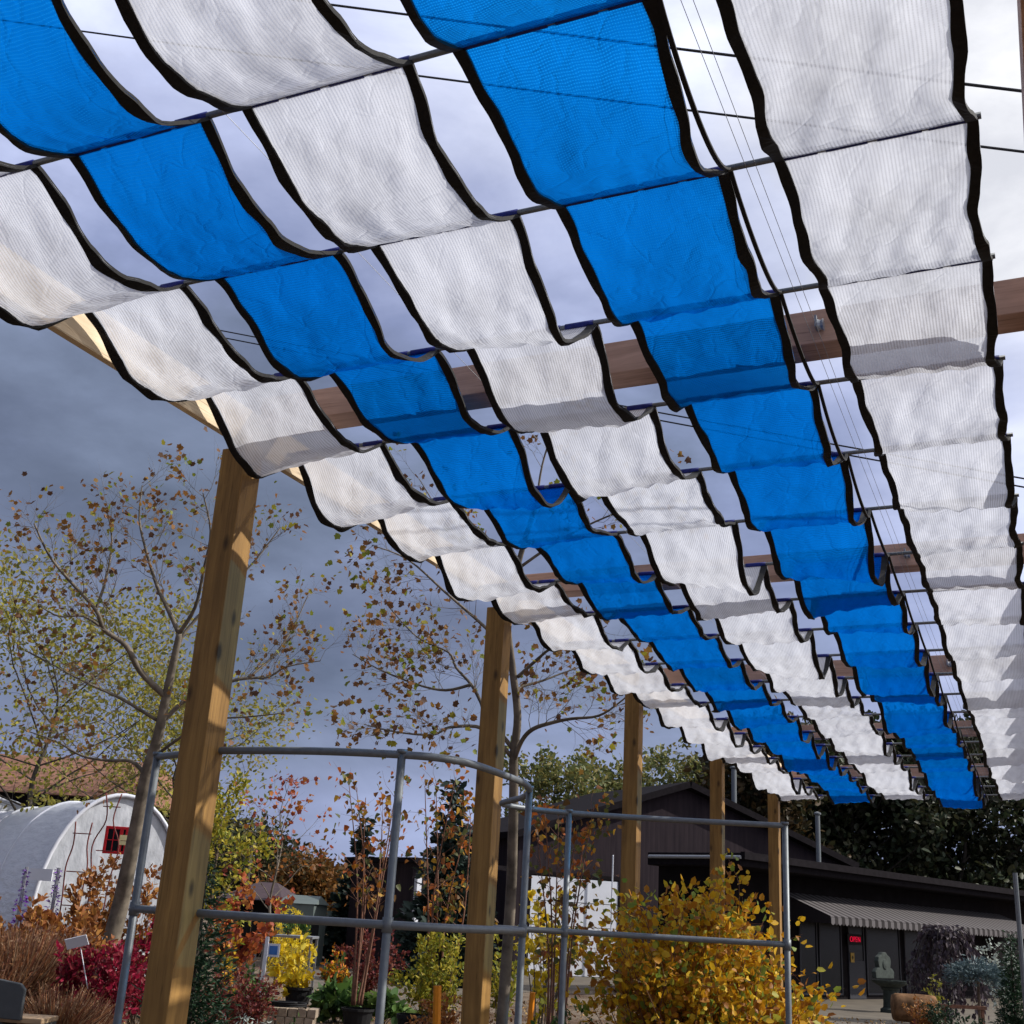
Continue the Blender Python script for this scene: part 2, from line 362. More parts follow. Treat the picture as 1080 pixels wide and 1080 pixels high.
# ------------------------------------------------------------------ pergola
def zb(Y): return H + 2.09                               # underside of the side beams
def zr(k, x): return H + 2.2322 - .0266847 * k * 3.09782 / 4 + .016743 * (x + .029)
PL = 3.09782; RY0 = 4.6922
def ry(k): return RY0 + k * PL / 4
per = thing('pergola', 'timber pergola of square posts and beams with pipes carrying the shade strips', 'pergola')
for X in (-3.5554, .132):
    for k in range(-1, 5):
        Y = 4.3442 + k * PL
        b = MB().box((0, 0, -.3 if 1 else 0), (.14, .14, zb(Y) - .001))
        o = b.build('post', M['post_wood'], per, bevel=.006); o.location = (X, Y, 0)
def beam(x0, x1, name, m, hgt):
    y0, y1 = -1.5, 17.2
    b = MB(); a, c = zb(y0), zb(y1)
    b.v = [(x0, y0, a), (x1, y0, a), (x1, y1, c), (x0, y1, c), (x0, y0, a + hgt), (x1, y0, a + hgt), (x1, y1, c + hgt), (x0, y1, c + hgt)]
    b.f = [(0, 3, 2, 1), (4, 5, 6, 7), (0, 1, 5, 4), (1, 2, 6, 5), (2, 3, 7, 6), (3, 0, 4, 7)]
    return b.build(name, m, per, bevel=.003)
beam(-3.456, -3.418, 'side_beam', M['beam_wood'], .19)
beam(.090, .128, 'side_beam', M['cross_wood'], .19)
for k in range(-1, 5):
    Y = 4.42 + k * PL; zc = lambda x: H + 2.282 - .0129 * (Y - 4.42) + .0167 * x
    for y0, y1, dz in ((Y, Y + .084, 0), (Y + .087, Y + .172, .004)):
        b = MB(); xa, xb = -3.416, .088
        b.v = [(xa, y0, zc(xa) + dz), (xb, y0, zc(xb) + dz), (xb, y1, zc(xb) + dz), (xa, y1, zc(xa) + dz)]
        b.v += [(x, y, z + .15) for x, y, z in b.v]; b.f = [(0, 3, 2, 1), (4, 5, 6, 7), (0, 1, 5, 4), (1, 2, 6, 5), (2, 3, 7, 6), (3, 0, 4, 7)]
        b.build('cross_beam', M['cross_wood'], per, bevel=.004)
    for xx in (-.69, -2.11):                              # pulley for the wire, hung on the beam's face
        z = zc(xx); pb = MB().lathe([(.004, -.012), (.026, -.012), (.02, 0), (.026, .012), (.004, .012)], 12, M=Matrix.Translation((xx, Y - .032, z + .06)) @ Matrix.Rotation(PI / 2, 4, 'Y'))
        pb.build('pulley', M['dull_steel'], per)
        MB().box((xx - .022, Y - .05, z + .05), (xx - .014, Y - .001, z + .10)).build('bracket', M['dull_steel'], per)
    for xx, yy in ((-.62, .04), (-.56, .06), (-1.9, .05)):
        MB().lathe([(.009, -.006), (.009, .0)], 8, c=(xx, Y + yy, zc(xx))).build('bolt', M['dull_steel'], per)
rng = random.Random(4)
K0, K1 = -6, 16
for k in range(K0, K1 + 1):
    b = MB(); pts = [(x, ry(k), zr(k, x)) for x in np.linspace(-3.416, -.02, 9)]
    b.tube(pts, .0105, 8).build('rod', M['galv'], per, smooth=True)
for xx, dz in ((-.675, -.012), (-.705, -.012), (-2.11, -.012)):
    pts = [(xx, ry(k), zr(k, xx) + dz) for k in range(K0, K1 + 1)]
    MB().tube(pts, .0011, 5).build('guide_wire', M['dull_steel'], per)

XS = [-3.379, -2.855, -2.722, -2.166, -2.05, -1.472, -1.344, -.761, -.619, -.029]
nrng = np.random.default_rng(11)
def hash2(a, b): x = math.sin(a * 127.1 + b * 311.7) * 43758.5453; return x - math.floor(x)
def strip(i, label):
    x0, x1 = XS[2 * i], XS[2 * i + 1]
    white = i % 2 == 0
    tmat = M['white_net'] if white else M['blue_net']
    o = thing('shade_strip', label, 'shade cloth', ((x0 + x1) / 2, ry(0), zr(0, (x0 + x1) / 2)), 0, 'strips of shade cloth hung over the pergola pipes')
    ox, oy, oz = o.location
    NU, NV = 22, 20
    rr = random.Random(100 + i)
    prof = {}
    for k in range(K0, K1):
        base = (.152 if k < 3 else .122) if k >= -1 else .15
        if i == 0 and k < 4: base = .20
        if i == 4: base = .10 if k < 5 else .13
        if i == 3: base = .125 if k < 2 else .15
        sL = base * (rr.uniform(.85, 1.2) if k < 1 else rr.uniform(.55, 1.4)); sR = sL * (rr.uniform(.8, 1.25) if k < 1 else rr.uniform(.6, 1.5))
        if i == 0 and k < 4: sR = sL * .62
        a = rr.uniform(1.15, 1.75); bq = rr.uniform(.75, 1.0)
        ph = [rr.uniform(0, 6.28) for _ in range(8)]
        prof[k] = (sL, sR, a, bq, ph)
    nzf = lambda a, b: math.sin(a) * math.cos(b)
    def surf(k, s, t):                                     # s 0..1 across, t 0..1 along
        sL, sR, a, bq, ph = prof[k]
        m = a / (a + bq); mx = m ** a * (1 - m) ** bq
        sag = (sL * (1 - s) + sR * s)
        sag *= 1 + .10 * math.sin(3.1 * s + ph[0])
        e = t ** a * (1 - t) ** bq / mx
        x = x0 + (x1 - x0) * s
        edge = 4 * s * (1 - s)
        x += (.5 - s) * (.0 if i == 0 else .035) * e - (.02 * e * (1 - s) if i == 0 else 0) + .012 * e * math.sin(ph[1] + 9 * t) * (1 - edge)
        z = zr(k, x) * (1 - t) + zr(k + 1, x) * t - .009
        wr = .0075 * math.sin(11 * s + 5 * t + ph[2]) * math.sin(6 * t - 7 * s + ph[3]) + .0055 * math.sin(23 * s - 9 * t + ph[4]) * math.sin(14 * t + ph[5]) + .004 * math.sin(37 * s + 21 * t + ph[6]) + .004 * abs(math.sin(17 * s + 26 * t + 3 * math.sin(5 * s + ph[1]) + ph[0])) ** .5
        ridge = abs(math.sin(6.5 * (s - t * .6) + ph[7])); wr += .017 * (ridge ** .5 - .7) * t
        ridge2 = abs(math.sin(5.1 * (s + t * .8) + ph[3])); wr += .015 * (ridge2 ** .5 - .7) * t * t
        # gathered lower edge near the far pipe
        wr += .010 * math.sin(30 * s + ph[6] * 2) * t ** 3
        z += -sag * e + wr * min(1, 6 * t) * min(1, 6 * (1 - t)) * (1 if white else .8)
        y = ry(k) + (PL / 4) * t - .05 * e * t
        return Vector((x - ox, y - oy, z - oz))
    V = []; Fc = []; UV = []
    bw = .034
    def grid(fn, su, sv, keys, thick=None):
        V = []; Fc = []; UV = []
        for k in keys:
            base = len(V)
            for b in range(sv + 1):
                for a in range(su + 1):
                    V.append(fn(k, a / su, b / sv)); UV.append((a / su * (x1 - x0), (k + b / sv) * PL / 4 * 1.1))
            for b in range(sv):
                for a in range(su):
                    q = base + b * (su + 1) + a; Fc.append((q, q + 1, q + su + 2, q + su + 1))
        return V, Fc, UV
    ks = range(K0, K1)
    V, Fc, UV = grid(surf, NU, NV, ks)
    me = bpy.data.meshes.new('fabric'); me.from_pydata([tuple(v) for v in V], [], Fc); me.materials.append(tmat)
    ul = me.uv_layers.new(name='UVMap'); li = np.zeros(len(me.loops), np.int32); me.loops.foreach_get('vertex_index', li)
    ul.data.foreach_set('uv', np.array(UV, np.float32)[li].ravel())
    me.polygons.foreach_set('use_smooth', [True] * len(me.polygons)); me.update()
    f = bpy.data.objects.new('fabric', me); col.objects.link(f); f.parent = o
    for side in (0, 1):                                    # black webbing sewn round each long edge
        V = []; Fc = []
        ws = bw / (x1 - x0)
        for k in ks:
            base = len(V); n = 28
            for b in range(n + 1):
                t = b / n
                wv = ws * (1 + .10 * math.sin(19 * t + prof[k][4][2]))
                sa, sb = (0, wv) if side == 0 else (1 - wv, 1)
                A = surf(k, sa, t); B = surf(k, sb, t); d = Vector((0, 0, .0075))
                wob = Vector((.0014 * math.sin(33 * t + prof[k][4][1]), 0, .0015 * math.sin(27 * t + prof[k][4][3])))
                V += [A - d + wob, B - d + wob, B + d + wob, A + d + wob]
            for b in range(n):
                q = base + 4 * b
                for (c1, c2) in ((0, 1), (1, 2), (2, 3), (3, 0)): Fc.append((q + c1, q + c2, q + 4 + c2, q + 4 + c1))
            Fc.append((base, base + 3, base + 2, base + 1)); Fc.append(tuple(base + 4 * n + j for j in range(4)))
        e = MB(); e.v = [tuple(v) for v in V]; e.f = Fc
        e.build('edge_band', M['webbing'], o)
    for k in range(K0, K1 + 1):                            # navy sleeve tabs round the pipe
        s_ = MB(); n = 4; q = random.Random(i * 50 + k)
        for j in range(n):
            xa = x0 + (x1 - x0) * (j + .06 + .05 * q.random()) / n; xb = x0 + (x1 - x0) * (j + .95 - .08 * q.random()) / n
            s_.tube([(xx - ox, ry(k) - oy, zr(k, xx) - oz) for xx in np.linspace(xa, xb, 4)], .0135, 8)
        s_.build('sleeve', M['sleeve'], o, smooth=True)
    if i == 3:                                             # loose strap looping from pipe to pipe
        for k in ks:
            q = random.Random(77 + k); sg = q.uniform(.09, .17); V = []; Fc = []
            xx = x1 + .004
            for b in range(17):
                t = b / 16; z = zr(k, xx) * (1 - t) + zr(k + 1, xx) * t - sg * 4 * t * (1 - t)
                y = ry(k) + PL / 4 * t; c = Vector((xx + .02 * math.sin(PI * t) - ox, y - oy, z - oz))
                for dx, dz in ((-.007, -.004), (.007, -.004), (.007, .004), (-.007, .004)): V.append(c + Vector((dx, 0, dz)))
            for b in range(16):
                for c1, c2 in ((0, 1), (1, 2), (2, 3), (3, 0)): Fc.append((4 * b + c1, 4 * b + c2, 4 * b + 4 + c2, 4 * b + 4 + c1))
            e = MB(); e.v = [tuple(v) for v in V]; e.f = Fc; e.build('strap', M['webbing'], o)
    return o
strip(0, 'white shade cloth strip along the left side beam, above the wooden posts')
strip(1, 'bright blue shade cloth strip nearer the wooden posts, between two white ones')
strip(2, 'white shade cloth strip down the middle, with a blue strip on either side')
strip(3, 'bright blue shade cloth strip beside the loose black straps, farther from the posts')
strip(4, 'white shade cloth strip farthest from the posts, at the right edge of the canopy')

# power lines high above the canopy
def line(label, uv0, uv1, Y, r, sagm=.15):
    a = ray(*uv0); b = ray(*uv1); A = CAM + a * (Y / a.y); B = CAM + b * (Y / b.y)
    D = (B - A); A2 = A - D * 1.2; B2 = B + D * .8
    pts = []
    for i in range(41):
        q = i / 40; p = A2.lerp(B2, q); p.z -= sagm * 4 * q * (1 - q) - sagm * .95; pts.append(p)
    o = MB().tube([tuple(p - A2) for p in pts], r, 5).build('power_line', M['black_wire']); o.location = A2
    tag(o, label, 'power line', 'overhead power lines')
line('thick black overhead cable crossing highest above the shade strips', (100, -28), (1075, 99), 7.5, .012)
line('black overhead cable crossing the sky just under the highest cable', (80, 32), (1075, 163), 7.5, .010)
line('thin overhead cable near the first cross beam, upper of a close pair', (225, 347), (1078, 507), 12, .009)
line('thin overhead cable near the first cross beam, lower of a close pair', (225, 354), (1078, 516), 12, .009)

# ------------------------------------------------------------------ galvanised pipe frame
tre = thing('pipe_trellis', 'curved galvanized steel pipe frame with two rails, standing between the posts and plants', 'trellis', gp(423, 5.15))
ro = tre.location
plan = [(165, 805, 5.75), (197, 802, 5.55), (230, 800, 5.38), (330, 801, 5.2), (423, 806, 5.15), (470, 810, 5.2), (500, 815, 5.35), (530, 825, 5.65), (552, 833, 5.95), (558, 841, 6.25), (552, 848, 6.6), (538, 851, 6.85), (529, 854, 7.05), (545, 858, 7.22), (600, 866, 7.4), (700, 873, 7.45), (828, 878, 7.4)]
P3 = [at(u, v, d) for u, v, d in plan]
def crom(P, n=6):
    out = []
    for i in range(len(P) - 1):
        p0, p1, p2, p3 = P[max(i - 1, 0)], P[i], P[i + 1], P[min(i + 2, len(P) - 1)]
        for j in range(n):
            t = j / n
            out.append(.5 * ((2 * p1) + (p2 - p0) * t + (2 * p0 - 5 * p1 + 4 * p2 - p3) * t * t + (3 * p1 - p0 - 3 * p2 + p3) * t ** 3))
    out.append(P[-1]); return out
top = [Vector((p.x, p.y, H + .65)) for p in P3]
mid = [Vector((p.x, p.y, H - .045)) for p in P3]
lowr = [Vector((p.x, p.y, H - .9)) for p in P3]
for rail, nm in ((top, 'rail'), (mid, 'rail'), (lowr, 'rail')):
    MB().tube([tuple(p - ro) for p in crom(rail)], .0172, 8).build(nm, M['galv'], tre, smooth=True)
for idx in (0, 4, 9, 14, 16):
    p = P3[idx]
    pst = MB().tube([(p.x - ro.x, p.y - ro.y, -.2), (p.x - ro.x, p.y - ro.y, H + .66)], .0185, 10).build('post', M['galv'], tre, smooth=True)
    MB().tube([(p.x - ro.x, p.y - ro.y, H + .655), (p.x - ro.x, p.y - ro.y, H + .672)], .024, 10).build('cap', M['galv'], tre, smooth=True)
    MB().tube([(p.x - ro.x, p.y - ro.y, H - .075), (p.x - ro.x, p.y - ro.y, H - .015)], .0235, 10).build('clamp', M['galv'], tre, smooth=True)
#PART2
# ------------------------------------------------------------------ vegetation generators
def pert(rng, v, a): return (v + Vector(rng.normal(size=3)) * a)
def curve(rng, p, d, Ln, n=4, wob=.18, up=.05):
    P = [p]; d = d.normalized()
    for i in range(n):
        d = (d + Vector(rng.normal(size=3)) * wob + Vector((0, 0, up))).normalized(); p = p + d * (Ln / n); P.append(p)
    return P
def twigs(rng, mb, P, r, Ln, count, lv, tips, wob=.2, up=.06, start=.25, spread=.9):
    n = len(P) - 1
    for q in range(count):
        f = start + (1 - start) * (q + rng.uniform(0, 1)) / count; i = min(int(f * n), n - 1); a = f * n - i
        p = P[i].lerp(P[i + 1], a); tg = (P[i + 1] - P[i]).normalized()
        s = Vector(rng.normal(size=3)); s = (s - tg * s.dot(tg)).normalized()
        d = (tg * .75 + s * spread + Vector((0, 0, .15))).normalized()
        ll = Ln * rng.uniform(.6, 1.25) * (1 - .35 * f)
        c = curve(rng, p, d, ll, 4, wob, up); rr = r * (1 - .5 * f)
        mb.tube(c, [rr, rr * .8, rr * .6, rr * .45, rr * .3], 4 if lv < 2 else 5, False)
        if lv > 0: twigs(rng, mb, c, rr * .55, Ln * .52, max(3, int(count * .75)), lv - 1, tips, wob, up, .3, spread)
        else: tips += [(c[k], (c[k] - c[k - 1]).normalized()) for k in (2, 3, 4)]
    return tips
def pick(rng, tips, n, jit):
    idx = rng.integers(0, len(tips), n)
    C = np.array([tips[i][0] for i in idx]) + rng.normal(size=(n, 3)) * jit
    D = np.array([tips[i][1] for i in idx]); return C, D

def limb_tree(name, label, base, trunk, limbs, seed, nleaf, lsize, lmat, bark, r0, twig_len, hang=.3, lv=2, counts=6, group=None):
    """trunk and limbs: lists of world points with radii"""
    rng = np.random.default_rng(seed); o = thing(name, label, 'tree', base, 0, group); B = Vector(base)
    mb = MB(); tips = []
    def sm(P, R):
        Q = crom(P, 4); return Q, [R[0] + (R[1] - R[0]) * i / (len(Q) - 1) for i in range(len(Q))]
    Q, R = sm([p - B for p in trunk], r0); mb.tube(Q, R, 9)
    for P, ra, rb, cnt, tl in limbs:
        Q, R = sm([p - B for p in P], (ra, rb)); mb.tube(Q, R, 6)
        twigs(rng, mb, Q, rb * 1.0, tl, cnt, lv, tips)
    mb.build('trunk', bark, o, smooth=True)
    C, D = pick(rng, tips, nleaf, .05)
    leaves('crown', rng, C, lsize, T_LOBED, lmat, o, hang=hang, D=D)
    return o

def auto_tree(name, label, base, h, w, seed, nleaf, lsize, lmat, bark, trunk_r=.15, clear=.3, T=T_OVAL, group=None, lv=1, nl=12, jit=.25, hang=.1):
    rng = np.random.default_rng(seed); o = thing(name, label, 'tree', base, 0, group)
    mb = MB(); tips = []
    tr = [Vector((0, 0, -.1))]
    for i in range(1, 8): tr.append(Vector((rng.normal() * .02 * h * .5, rng.normal() * .02 * h * .5, h * .92 * i / 7)))
    Q = crom(tr, 3); mb.tube(Q, [trunk_r * (1 - .9 * i / (len(Q) - 1)) for i in range(len(Q))], 8)
    for q in range(nl):
        f = clear + (1 - clear) * (q + rng.uniform(0, 1)) / nl * .97; i = min(int(f * (len(Q) - 1)), len(Q) - 2); p = Q[i].copy()
        an = q * 2.4 + rng.uniform(-.5, .5); prof = math.sin(PI * min(.98, .18 + .78 * (f - clear) / (1 - clear))) ** .6
        ln = w * .5 * prof * rng.uniform(.75, 1.15)
        c = curve(rng, p, Vector((math.cos(an), math.sin(an), .45 + .5 * f)), ln, 6, .16, .06)
        rr = trunk_r * .45 * (1 - .6 * f); mb.tube(c, [rr * (1 - .8 * k / 6) for k in range(7)], 5, False)
        twigs(rng, mb, c, rr * .35, ln * .45, 6, lv, tips)
    tp = np.array([t_[0] for t_ in tips]); kx = w * .5 / np.percentile(np.hypot(tp[:, 0], tp[:, 1]), 95); kz = h / np.percentile(tp[:, 2], 99)
    kf = lambda p: Vector((p[0] * kx, p[1] * kx, p[2] * kz)) if p[2] > h * .1 else Vector((p[0], p[1], p[2] * kz))
    mb.v = [tuple(kf(p)) for p in mb.v]; tips = [(kf(a_), b_) for a_, b_ in tips]
    mb.build('trunk', bark, o, smooth=True)
    C, D = pick(rng, tips, nleaf, jit)
    leaves('crown', rng, C, lsize, T, lmat, o, hang=hang, D=D * .6)
    return o

def conifer(name, label, base, h, w, seed, lmat, lsize=.22, n=26, group=None, fill=26, cat='tree', droop=.35, power=1.0):
    rng = np.random.default_rng(seed); o = thing(name, label, cat, base, 0, group)
    MB().tube([(0, 0, -.05), (0, 0, h * .5), (0, 0, h * .98)], [w * .035 + .02, w * .02 + .01, .006], 7).build('trunk', M['bark_dark'], o)
    C = []; D = []
    for k in range(n):
        f = (k + rng.uniform(0, .6)) / n; z = h * (.04 + .96 * f); rad = w * .5 * (1 - f) ** power * rng.uniform(.8, 1.12) + .03
        m = max(4, int(9 * (1 - f) + 3))
        for j in range(m):
            an = 2 * PI * (j + rng.uniform(-.3, .3)) / m + k; rj = rad * rng.uniform(.75, 1.12)
            dx, dy = math.cos(an), math.sin(an); cnt = max(3, int(fill * rj / (w * .5)))
            for q in range(cnt):
                s = (q + rng.uniform(0, 1)) / cnt
                C.append((dx * rj * s + rng.normal() * .05 * w * .4, dy * rj * s + rng.normal() * .05 * w * .4, z - droop * rj * s + .12 * rj * s * s + rng.normal() * .03 * h / n * 4))
                D.append((dx, dy, -.2 + .5 * s))
    leaves('needles', rng, np.array(C), lsize, T_OVAL if cat == 'tree' and h > 3 else T_NARROW, lmat, o, D=np.array(D) * 1.2)
    return o

def bush(name, label, base, w, h, seed, lmat, n, size, T=T_OVAL, stem=None, ns=24, z0=.15, cat='shrub', group=None, hang=0., sr=.006, shell=.55, depth=None, lean=(0, 0), clump=.16):
    rng = np.random.default_rng(seed); o = thing(name, label, cat, base, 0, group)
    stem = stem or M['bark_brown']; mb = MB(); tips = []; dp = depth or w
    for q in range(ns):
        a = rng.normal(size=3); a /= np.linalg.norm(a); r = rng.uniform(shell, 1.0)
        a = a * r * (1 + .18 * math.sin(3 * a[0] * 4 + seed) * math.sin(5 * a[2] + seed))
        e = Vector((a[0] * w / 2 + lean[0], a[1] * dp / 2 + lean[1], z0 + (h - z0) * (.5 + .5 * a[2])))
        s = Vector((rng.normal() * w * .04, rng.normal() * w * .04, 0)); m = s.lerp(e, .5) + Vector(rng.normal(size=3)) * w * .05; m.z += h * .05
        P = crom([s, m, e], 4); mb.tube(P, [sr * (1 - .75 * k / (len(P) - 1)) for k in range(len(P))], 4, False)
        tips += [(P[k], (P[k] - P[k - 1]).normalized()) for k in range(len(P) // 2, len(P))]
        for _ in range(3):
            k = rng.integers(3, len(P)); c = curve(rng, P[k], (P[k] - P[k - 1]) + Vector(rng.normal(size=3)) * w * .1, w * clump, 3, .3, .05)
            mb.tube(c, [sr * .4, sr * .3, sr * .2, sr * .15], 3, False); tips += [(c[j], (c[j] - c[j - 1]).normalized()) for j in (1, 2, 3)]
    mb.build('stems', stem, o)
    C, D = pick(rng, tips, n, w * .03); C[:, 2] = np.maximum(C[:, 2], .02)
    leaves('foliage', rng, C, size, T, lmat, o, hang=hang, D=D * .8)
    return o

def grass(name, label, base, w, h, seed, lmat, n, cat='ornamental grass', group=None, plume=True):
    rng = np.random.default_rng(seed); o = thing(name, label, cat, base, 0, group)
    a = rng.uniform(0, 2 * PI, n); r = np.sqrt(rng.uniform(0, 1, n)) * w * .22
    C = np.stack([np.cos(a) * r, np.sin(a) * r, np.zeros(n)], 1)
    a2 = a + rng.normal(size=n) * .6; tl = np.abs(rng.normal(0, .38, n)) * w / max(h, .1)
    D = np.stack([np.cos(a2) * tl, np.sin(a2) * tl, np.ones(n)], 1)
    d = D / np.linalg.norm(D, axis=1)[:, None]; hh = h * rng.uniform(.3, 1.08, n) * np.clip(1.1 - tl * .35, .5, 1)
    x = rng.normal(size=(n, 3)); x -= (x * d).sum(1)[:, None] * d; x /= np.linalg.norm(x, axis=1)[:, None]
    wd = rng.uniform(.004, .009, n) * max(1, h)
    out = np.stack([np.cos(a2), np.sin(a2), -np.ones(n) * .8], 1) * (rng.uniform(.05, .25, n) * w)[:, None]
    p1 = C + d * (hh * .55)[:, None]; p2 = C + d * hh[:, None] + out * .5
    V = np.stack([C - x * wd[:, None], C + x * wd[:, None], p1 + x * wd[:, None], p1 - x * wd[:, None], p2 + x * wd[:, None] * .3, p2 - x * wd[:, None] * .3], 1)
    Fc = np.array([(0, 1, 2, 3), (3, 2, 4, 5)])[None] + (np.arange(n) * 6)[:, None, None]
    npmesh('blades', V.reshape(-1, 3), Fc.reshape(-1, 4), np.repeat(rng.uniform(0, 1, n), 2), lmat, o)
    if plume:
        m = n // 5; idx = rng.integers(0, n, m * 4); f = rng.uniform(.8, 1.05, m * 4)
        P = p1[idx] + (p2[idx] - p1[idx]) * f[:, None] + rng.normal(size=(m * 4, 3)) * .02
        leaves('plumes', rng, P, .05 * h, T_NARROW, lmat, o, D=d[idx])
    return o

def pot(label, base, r, h, mat=None, group='black nursery pots'):
    o = thing('nursery_pot', label, 'plant pot', base, 0, group)
    MB().lathe([(r * .78, 0), (r * .96, h * .86), (r * 1.06, h * .87), (r * 1.06, h), (r * .97, h), (r * .95, h * .9)], 18).build('container', mat or M['black_pot'], o, smooth=False)
    MB().lathe([(r * .9, h * .86), (r * .3, h * .905), (.01, h * .9)], 14).build('soil', M['soil'], o)
    return o

# ------------------------------------------------------------------ sycamores
def limbpts(seed, uvs, d0, dd):
    """pixel traces at a distance that drifts from d0 by dd along the limb"""
    n = len(uvs) - 1; return [at(u, v, d0 + dd * i / n) for i, (u, v) in enumerate(uvs)]
d = 18.5
base = gp(116, d)
trunk = [base + Vector((0, 0, -.1)), at(124, 966, d), at(133, 925, d), at(142, 880, d), at(154, 818, d), at(166, 779, d), at(175, 735, d), at(184, 693, d), at(189, 668, d)]
LB = []
def lb(uvs, dd, ra, rb, cnt, tl): LB.append((limbpts(0, uvs, d, dd), ra * .64, rb * .62, int(cnt * 1.9), tl))
lb([(175, 735), (148, 708), (133, 681), (110, 664), (101, 643), (74, 613), (52, 586), (36, 552)], -1.2, .085, .018, 9, 1.1)
lb([(110, 664), (88, 650), (62, 650), (40, 638)], -.4, .04, .012, 5, .8)
lb([(101, 643), (112, 610), (118, 570), (112, 535)], .6, .04, .012, 6, .9)
lb([(189, 668), (176, 640), (166, 619), (155, 584), (147, 548), (150, 512)], .8, .065, .014, 8, 1.0)
lb([(189, 668), (206, 640), (215, 600), (222, 560), (214, 520)], -.6, .06, .014, 8, 1.0)
lb([(175, 735), (188, 681), (205, 655), (240, 622), (270, 590), (296, 556)], 1.0, .055, .014, 8, 1.0)
lb([(168, 765), (200, 735), (242, 719), (262, 715), (283, 714), (303, 703), (338, 697)], .6, .06, .012, 9, 1.0)
lb([(262, 715), (290, 690), (310, 660), (326, 625)], 1.2, .035, .010, 6, .8)
lb([(160, 800), (190, 778), (220, 760), (262, 756), (300, 752)], -.8, .045, .010, 7, .8)
lb([(154, 818), (139, 803), (113, 802), (86, 797), (59, 782), (20, 768)], .5, .06, .012, 8, .9)
lb([(166, 760), (130, 738), (98, 723), (74, 711), (30, 687)], -.9, .05, .012, 8, .9)
limb_tree('sycamore', 'tall bare-branched sycamore with pale trunk and brown leaves, by the nearest post', base, trunk, LB, 5, 1900, .078, L['syc'], M['bark_pale'], (.145, .045), 1.0, lv=1)
d = 13.5
base = gp(534, d)
trunk = [base + Vector((0, 0, -.1)), at(538, 960, d), at(541, 880, d), at(542, 830, d), at(542, 795, d), at(546, 755, d), at(540, 700, d), at(536, 650, d), at(548, 590, d), at(566, 530, d)]
LB = []
lb([(541, 805), (550, 782), (562, 769), (583, 762), (603, 758), (631, 755), (652, 742), (668, 728)], -.7, .05, .010, 9, .7)
lb([(544, 743), (548, 726), (572, 718), (593, 710), (622, 700)], .6, .035, .008, 7, .6)
lb([(546, 714), (566, 696), (583, 683), (601, 683), (640, 660)], -.5, .035, .008, 7, .6)
lb([(541, 790), (513, 753), (507, 740), (497, 722), (481, 704), (473, 688), (440, 672), (410, 640)], .5, .045, .009, 9, .75)
lb([(541, 800), (511, 769), (475, 767), (456, 775), (418, 772), (384, 764)], -.5, .04, .008, 9, .7)
lb([(497, 722), (470, 728), (440, 722), (400, 706), (372, 690)], .8, .03, .008, 8, .7)
lb([(540, 690), (510, 660), (470, 625), (430, 590), (392, 575)], -.3, .035, .008, 8, .75)
lb([(537, 650), (505, 600), (470, 550), (442, 505)], .5, .03, .008, 7, .7)
lb([(546, 600), (590, 570), (640, 545), (690, 530)], -.5, .03, .008, 7, .7)
lb([(566, 530), (572, 490), (585, 450), (600, 420)], .3, .025, .006, 6, .6)
limb_tree('sycamore', 'sycamore with sparse brown and green leaves arching behind the second nearest post', base, trunk, LB, 8, 1900, .066, L['syc'], M['bark_pale'], (.068, .028), .75, lv=1)

# ------------------------------------------------------------------ buildings
bd_ = ray(1860, hz(1860)); e1 = Vector((bd_.x, bd_.y, 0)).normalized(); e2 = Vector((-e1.y, e1.x, 0))
if e2.dot(Vector((FW.x, FW.y, 0))) < 0: e2 = -e2
F0 = gp(840, 33); rzb = math.atan2(e1.y, e1.x)
def fp(u, v, back=0.):                       # pixel -> (along facade, height) on the facade plane pushed back by `back`
    r = ray(u, v); k = (F0 + e2 * back - CAM).dot(e2) / r.dot(e2); p = CAM + r * k; return (p - F0).dot(e1), p.z
M['siding'] = plain('siding', (.026, .020, .024), .8, var=.2, scale=3, spec=.05)
t = NT('siding_boards').set(.85, 0, .05); v = t.coord(); sx = t.n('SeparateXYZ'); t.l(v, sx.inputs[0])
gsm = t.math('PINGPONG', sx.outputs[0], .1); gr_ = t.ramp(gsm, [(.0, (0, 0, 0)), (.06, (1, 1, 1))])
f = t.noise(t.coord((6, 6, .6)), 1, 4); cm = t.ramp(f, [(.3, (.022, .017, .021)), (.7, (.036, .027, .031))])
t.base(cm); t.l(t.bump(gr_, .3, .01), t.b.inputs['Normal']); M['siding_boards'] = t.m
M['roofing'] = plain('roofing', (.012, .010, .012), .9, var=.3, scale=8, bump=.4, spec=.05)
M['dark_wall'] = plain('dark_wall', (.011, .009, .010), .85, var=.3, scale=3, spec=.05)
M['dark_glass'] = plain('dark_glass', (.006, .007, .008), .25, var=.1, spec=.12)
M['white_paint'] = plain('white_paint', (.62, .64, .70), .6, var=.06, scale=2)
M['door_grey'] = plain('door_grey', (.028, .028, .035), .6, var=.1)
store = thing('shop', 'low dark brown shop with a long eave and shaded glass front', 'shop', F0, rzb)
BB = 1.0
s0 = fp(781, 905, -1.15)[0] + .5; s1, _ = fp(1180, 1060)
def proj_u(p): q = p - CAM; return 540 + FPX * q.dot(RT) / q.dot(FW)
while proj_u(F0 + e1 * (s0 - .5) + e2 * BB + Vector((0, 0, 3.5))) > 684 and BB < 25: BB += .1
_, zroof = fp(840, 912); _, zfas = fp(840, 925)
MB().box((s0, .0, 0), (s1, BB, zfas)).build('wall', M['dark_wall'], store)
b = MB(); b.box((s0 - .5, -1.15, zfas), (s1 + .5, BB, zroof)); b.build('roof', M['roofing'], store, bevel=.03)
MB().box((s0 - .5, -1.28, zroof - .16), (s1 + .5, -1.152, zroof + .02)).build('gutter', M['roofing'], store)
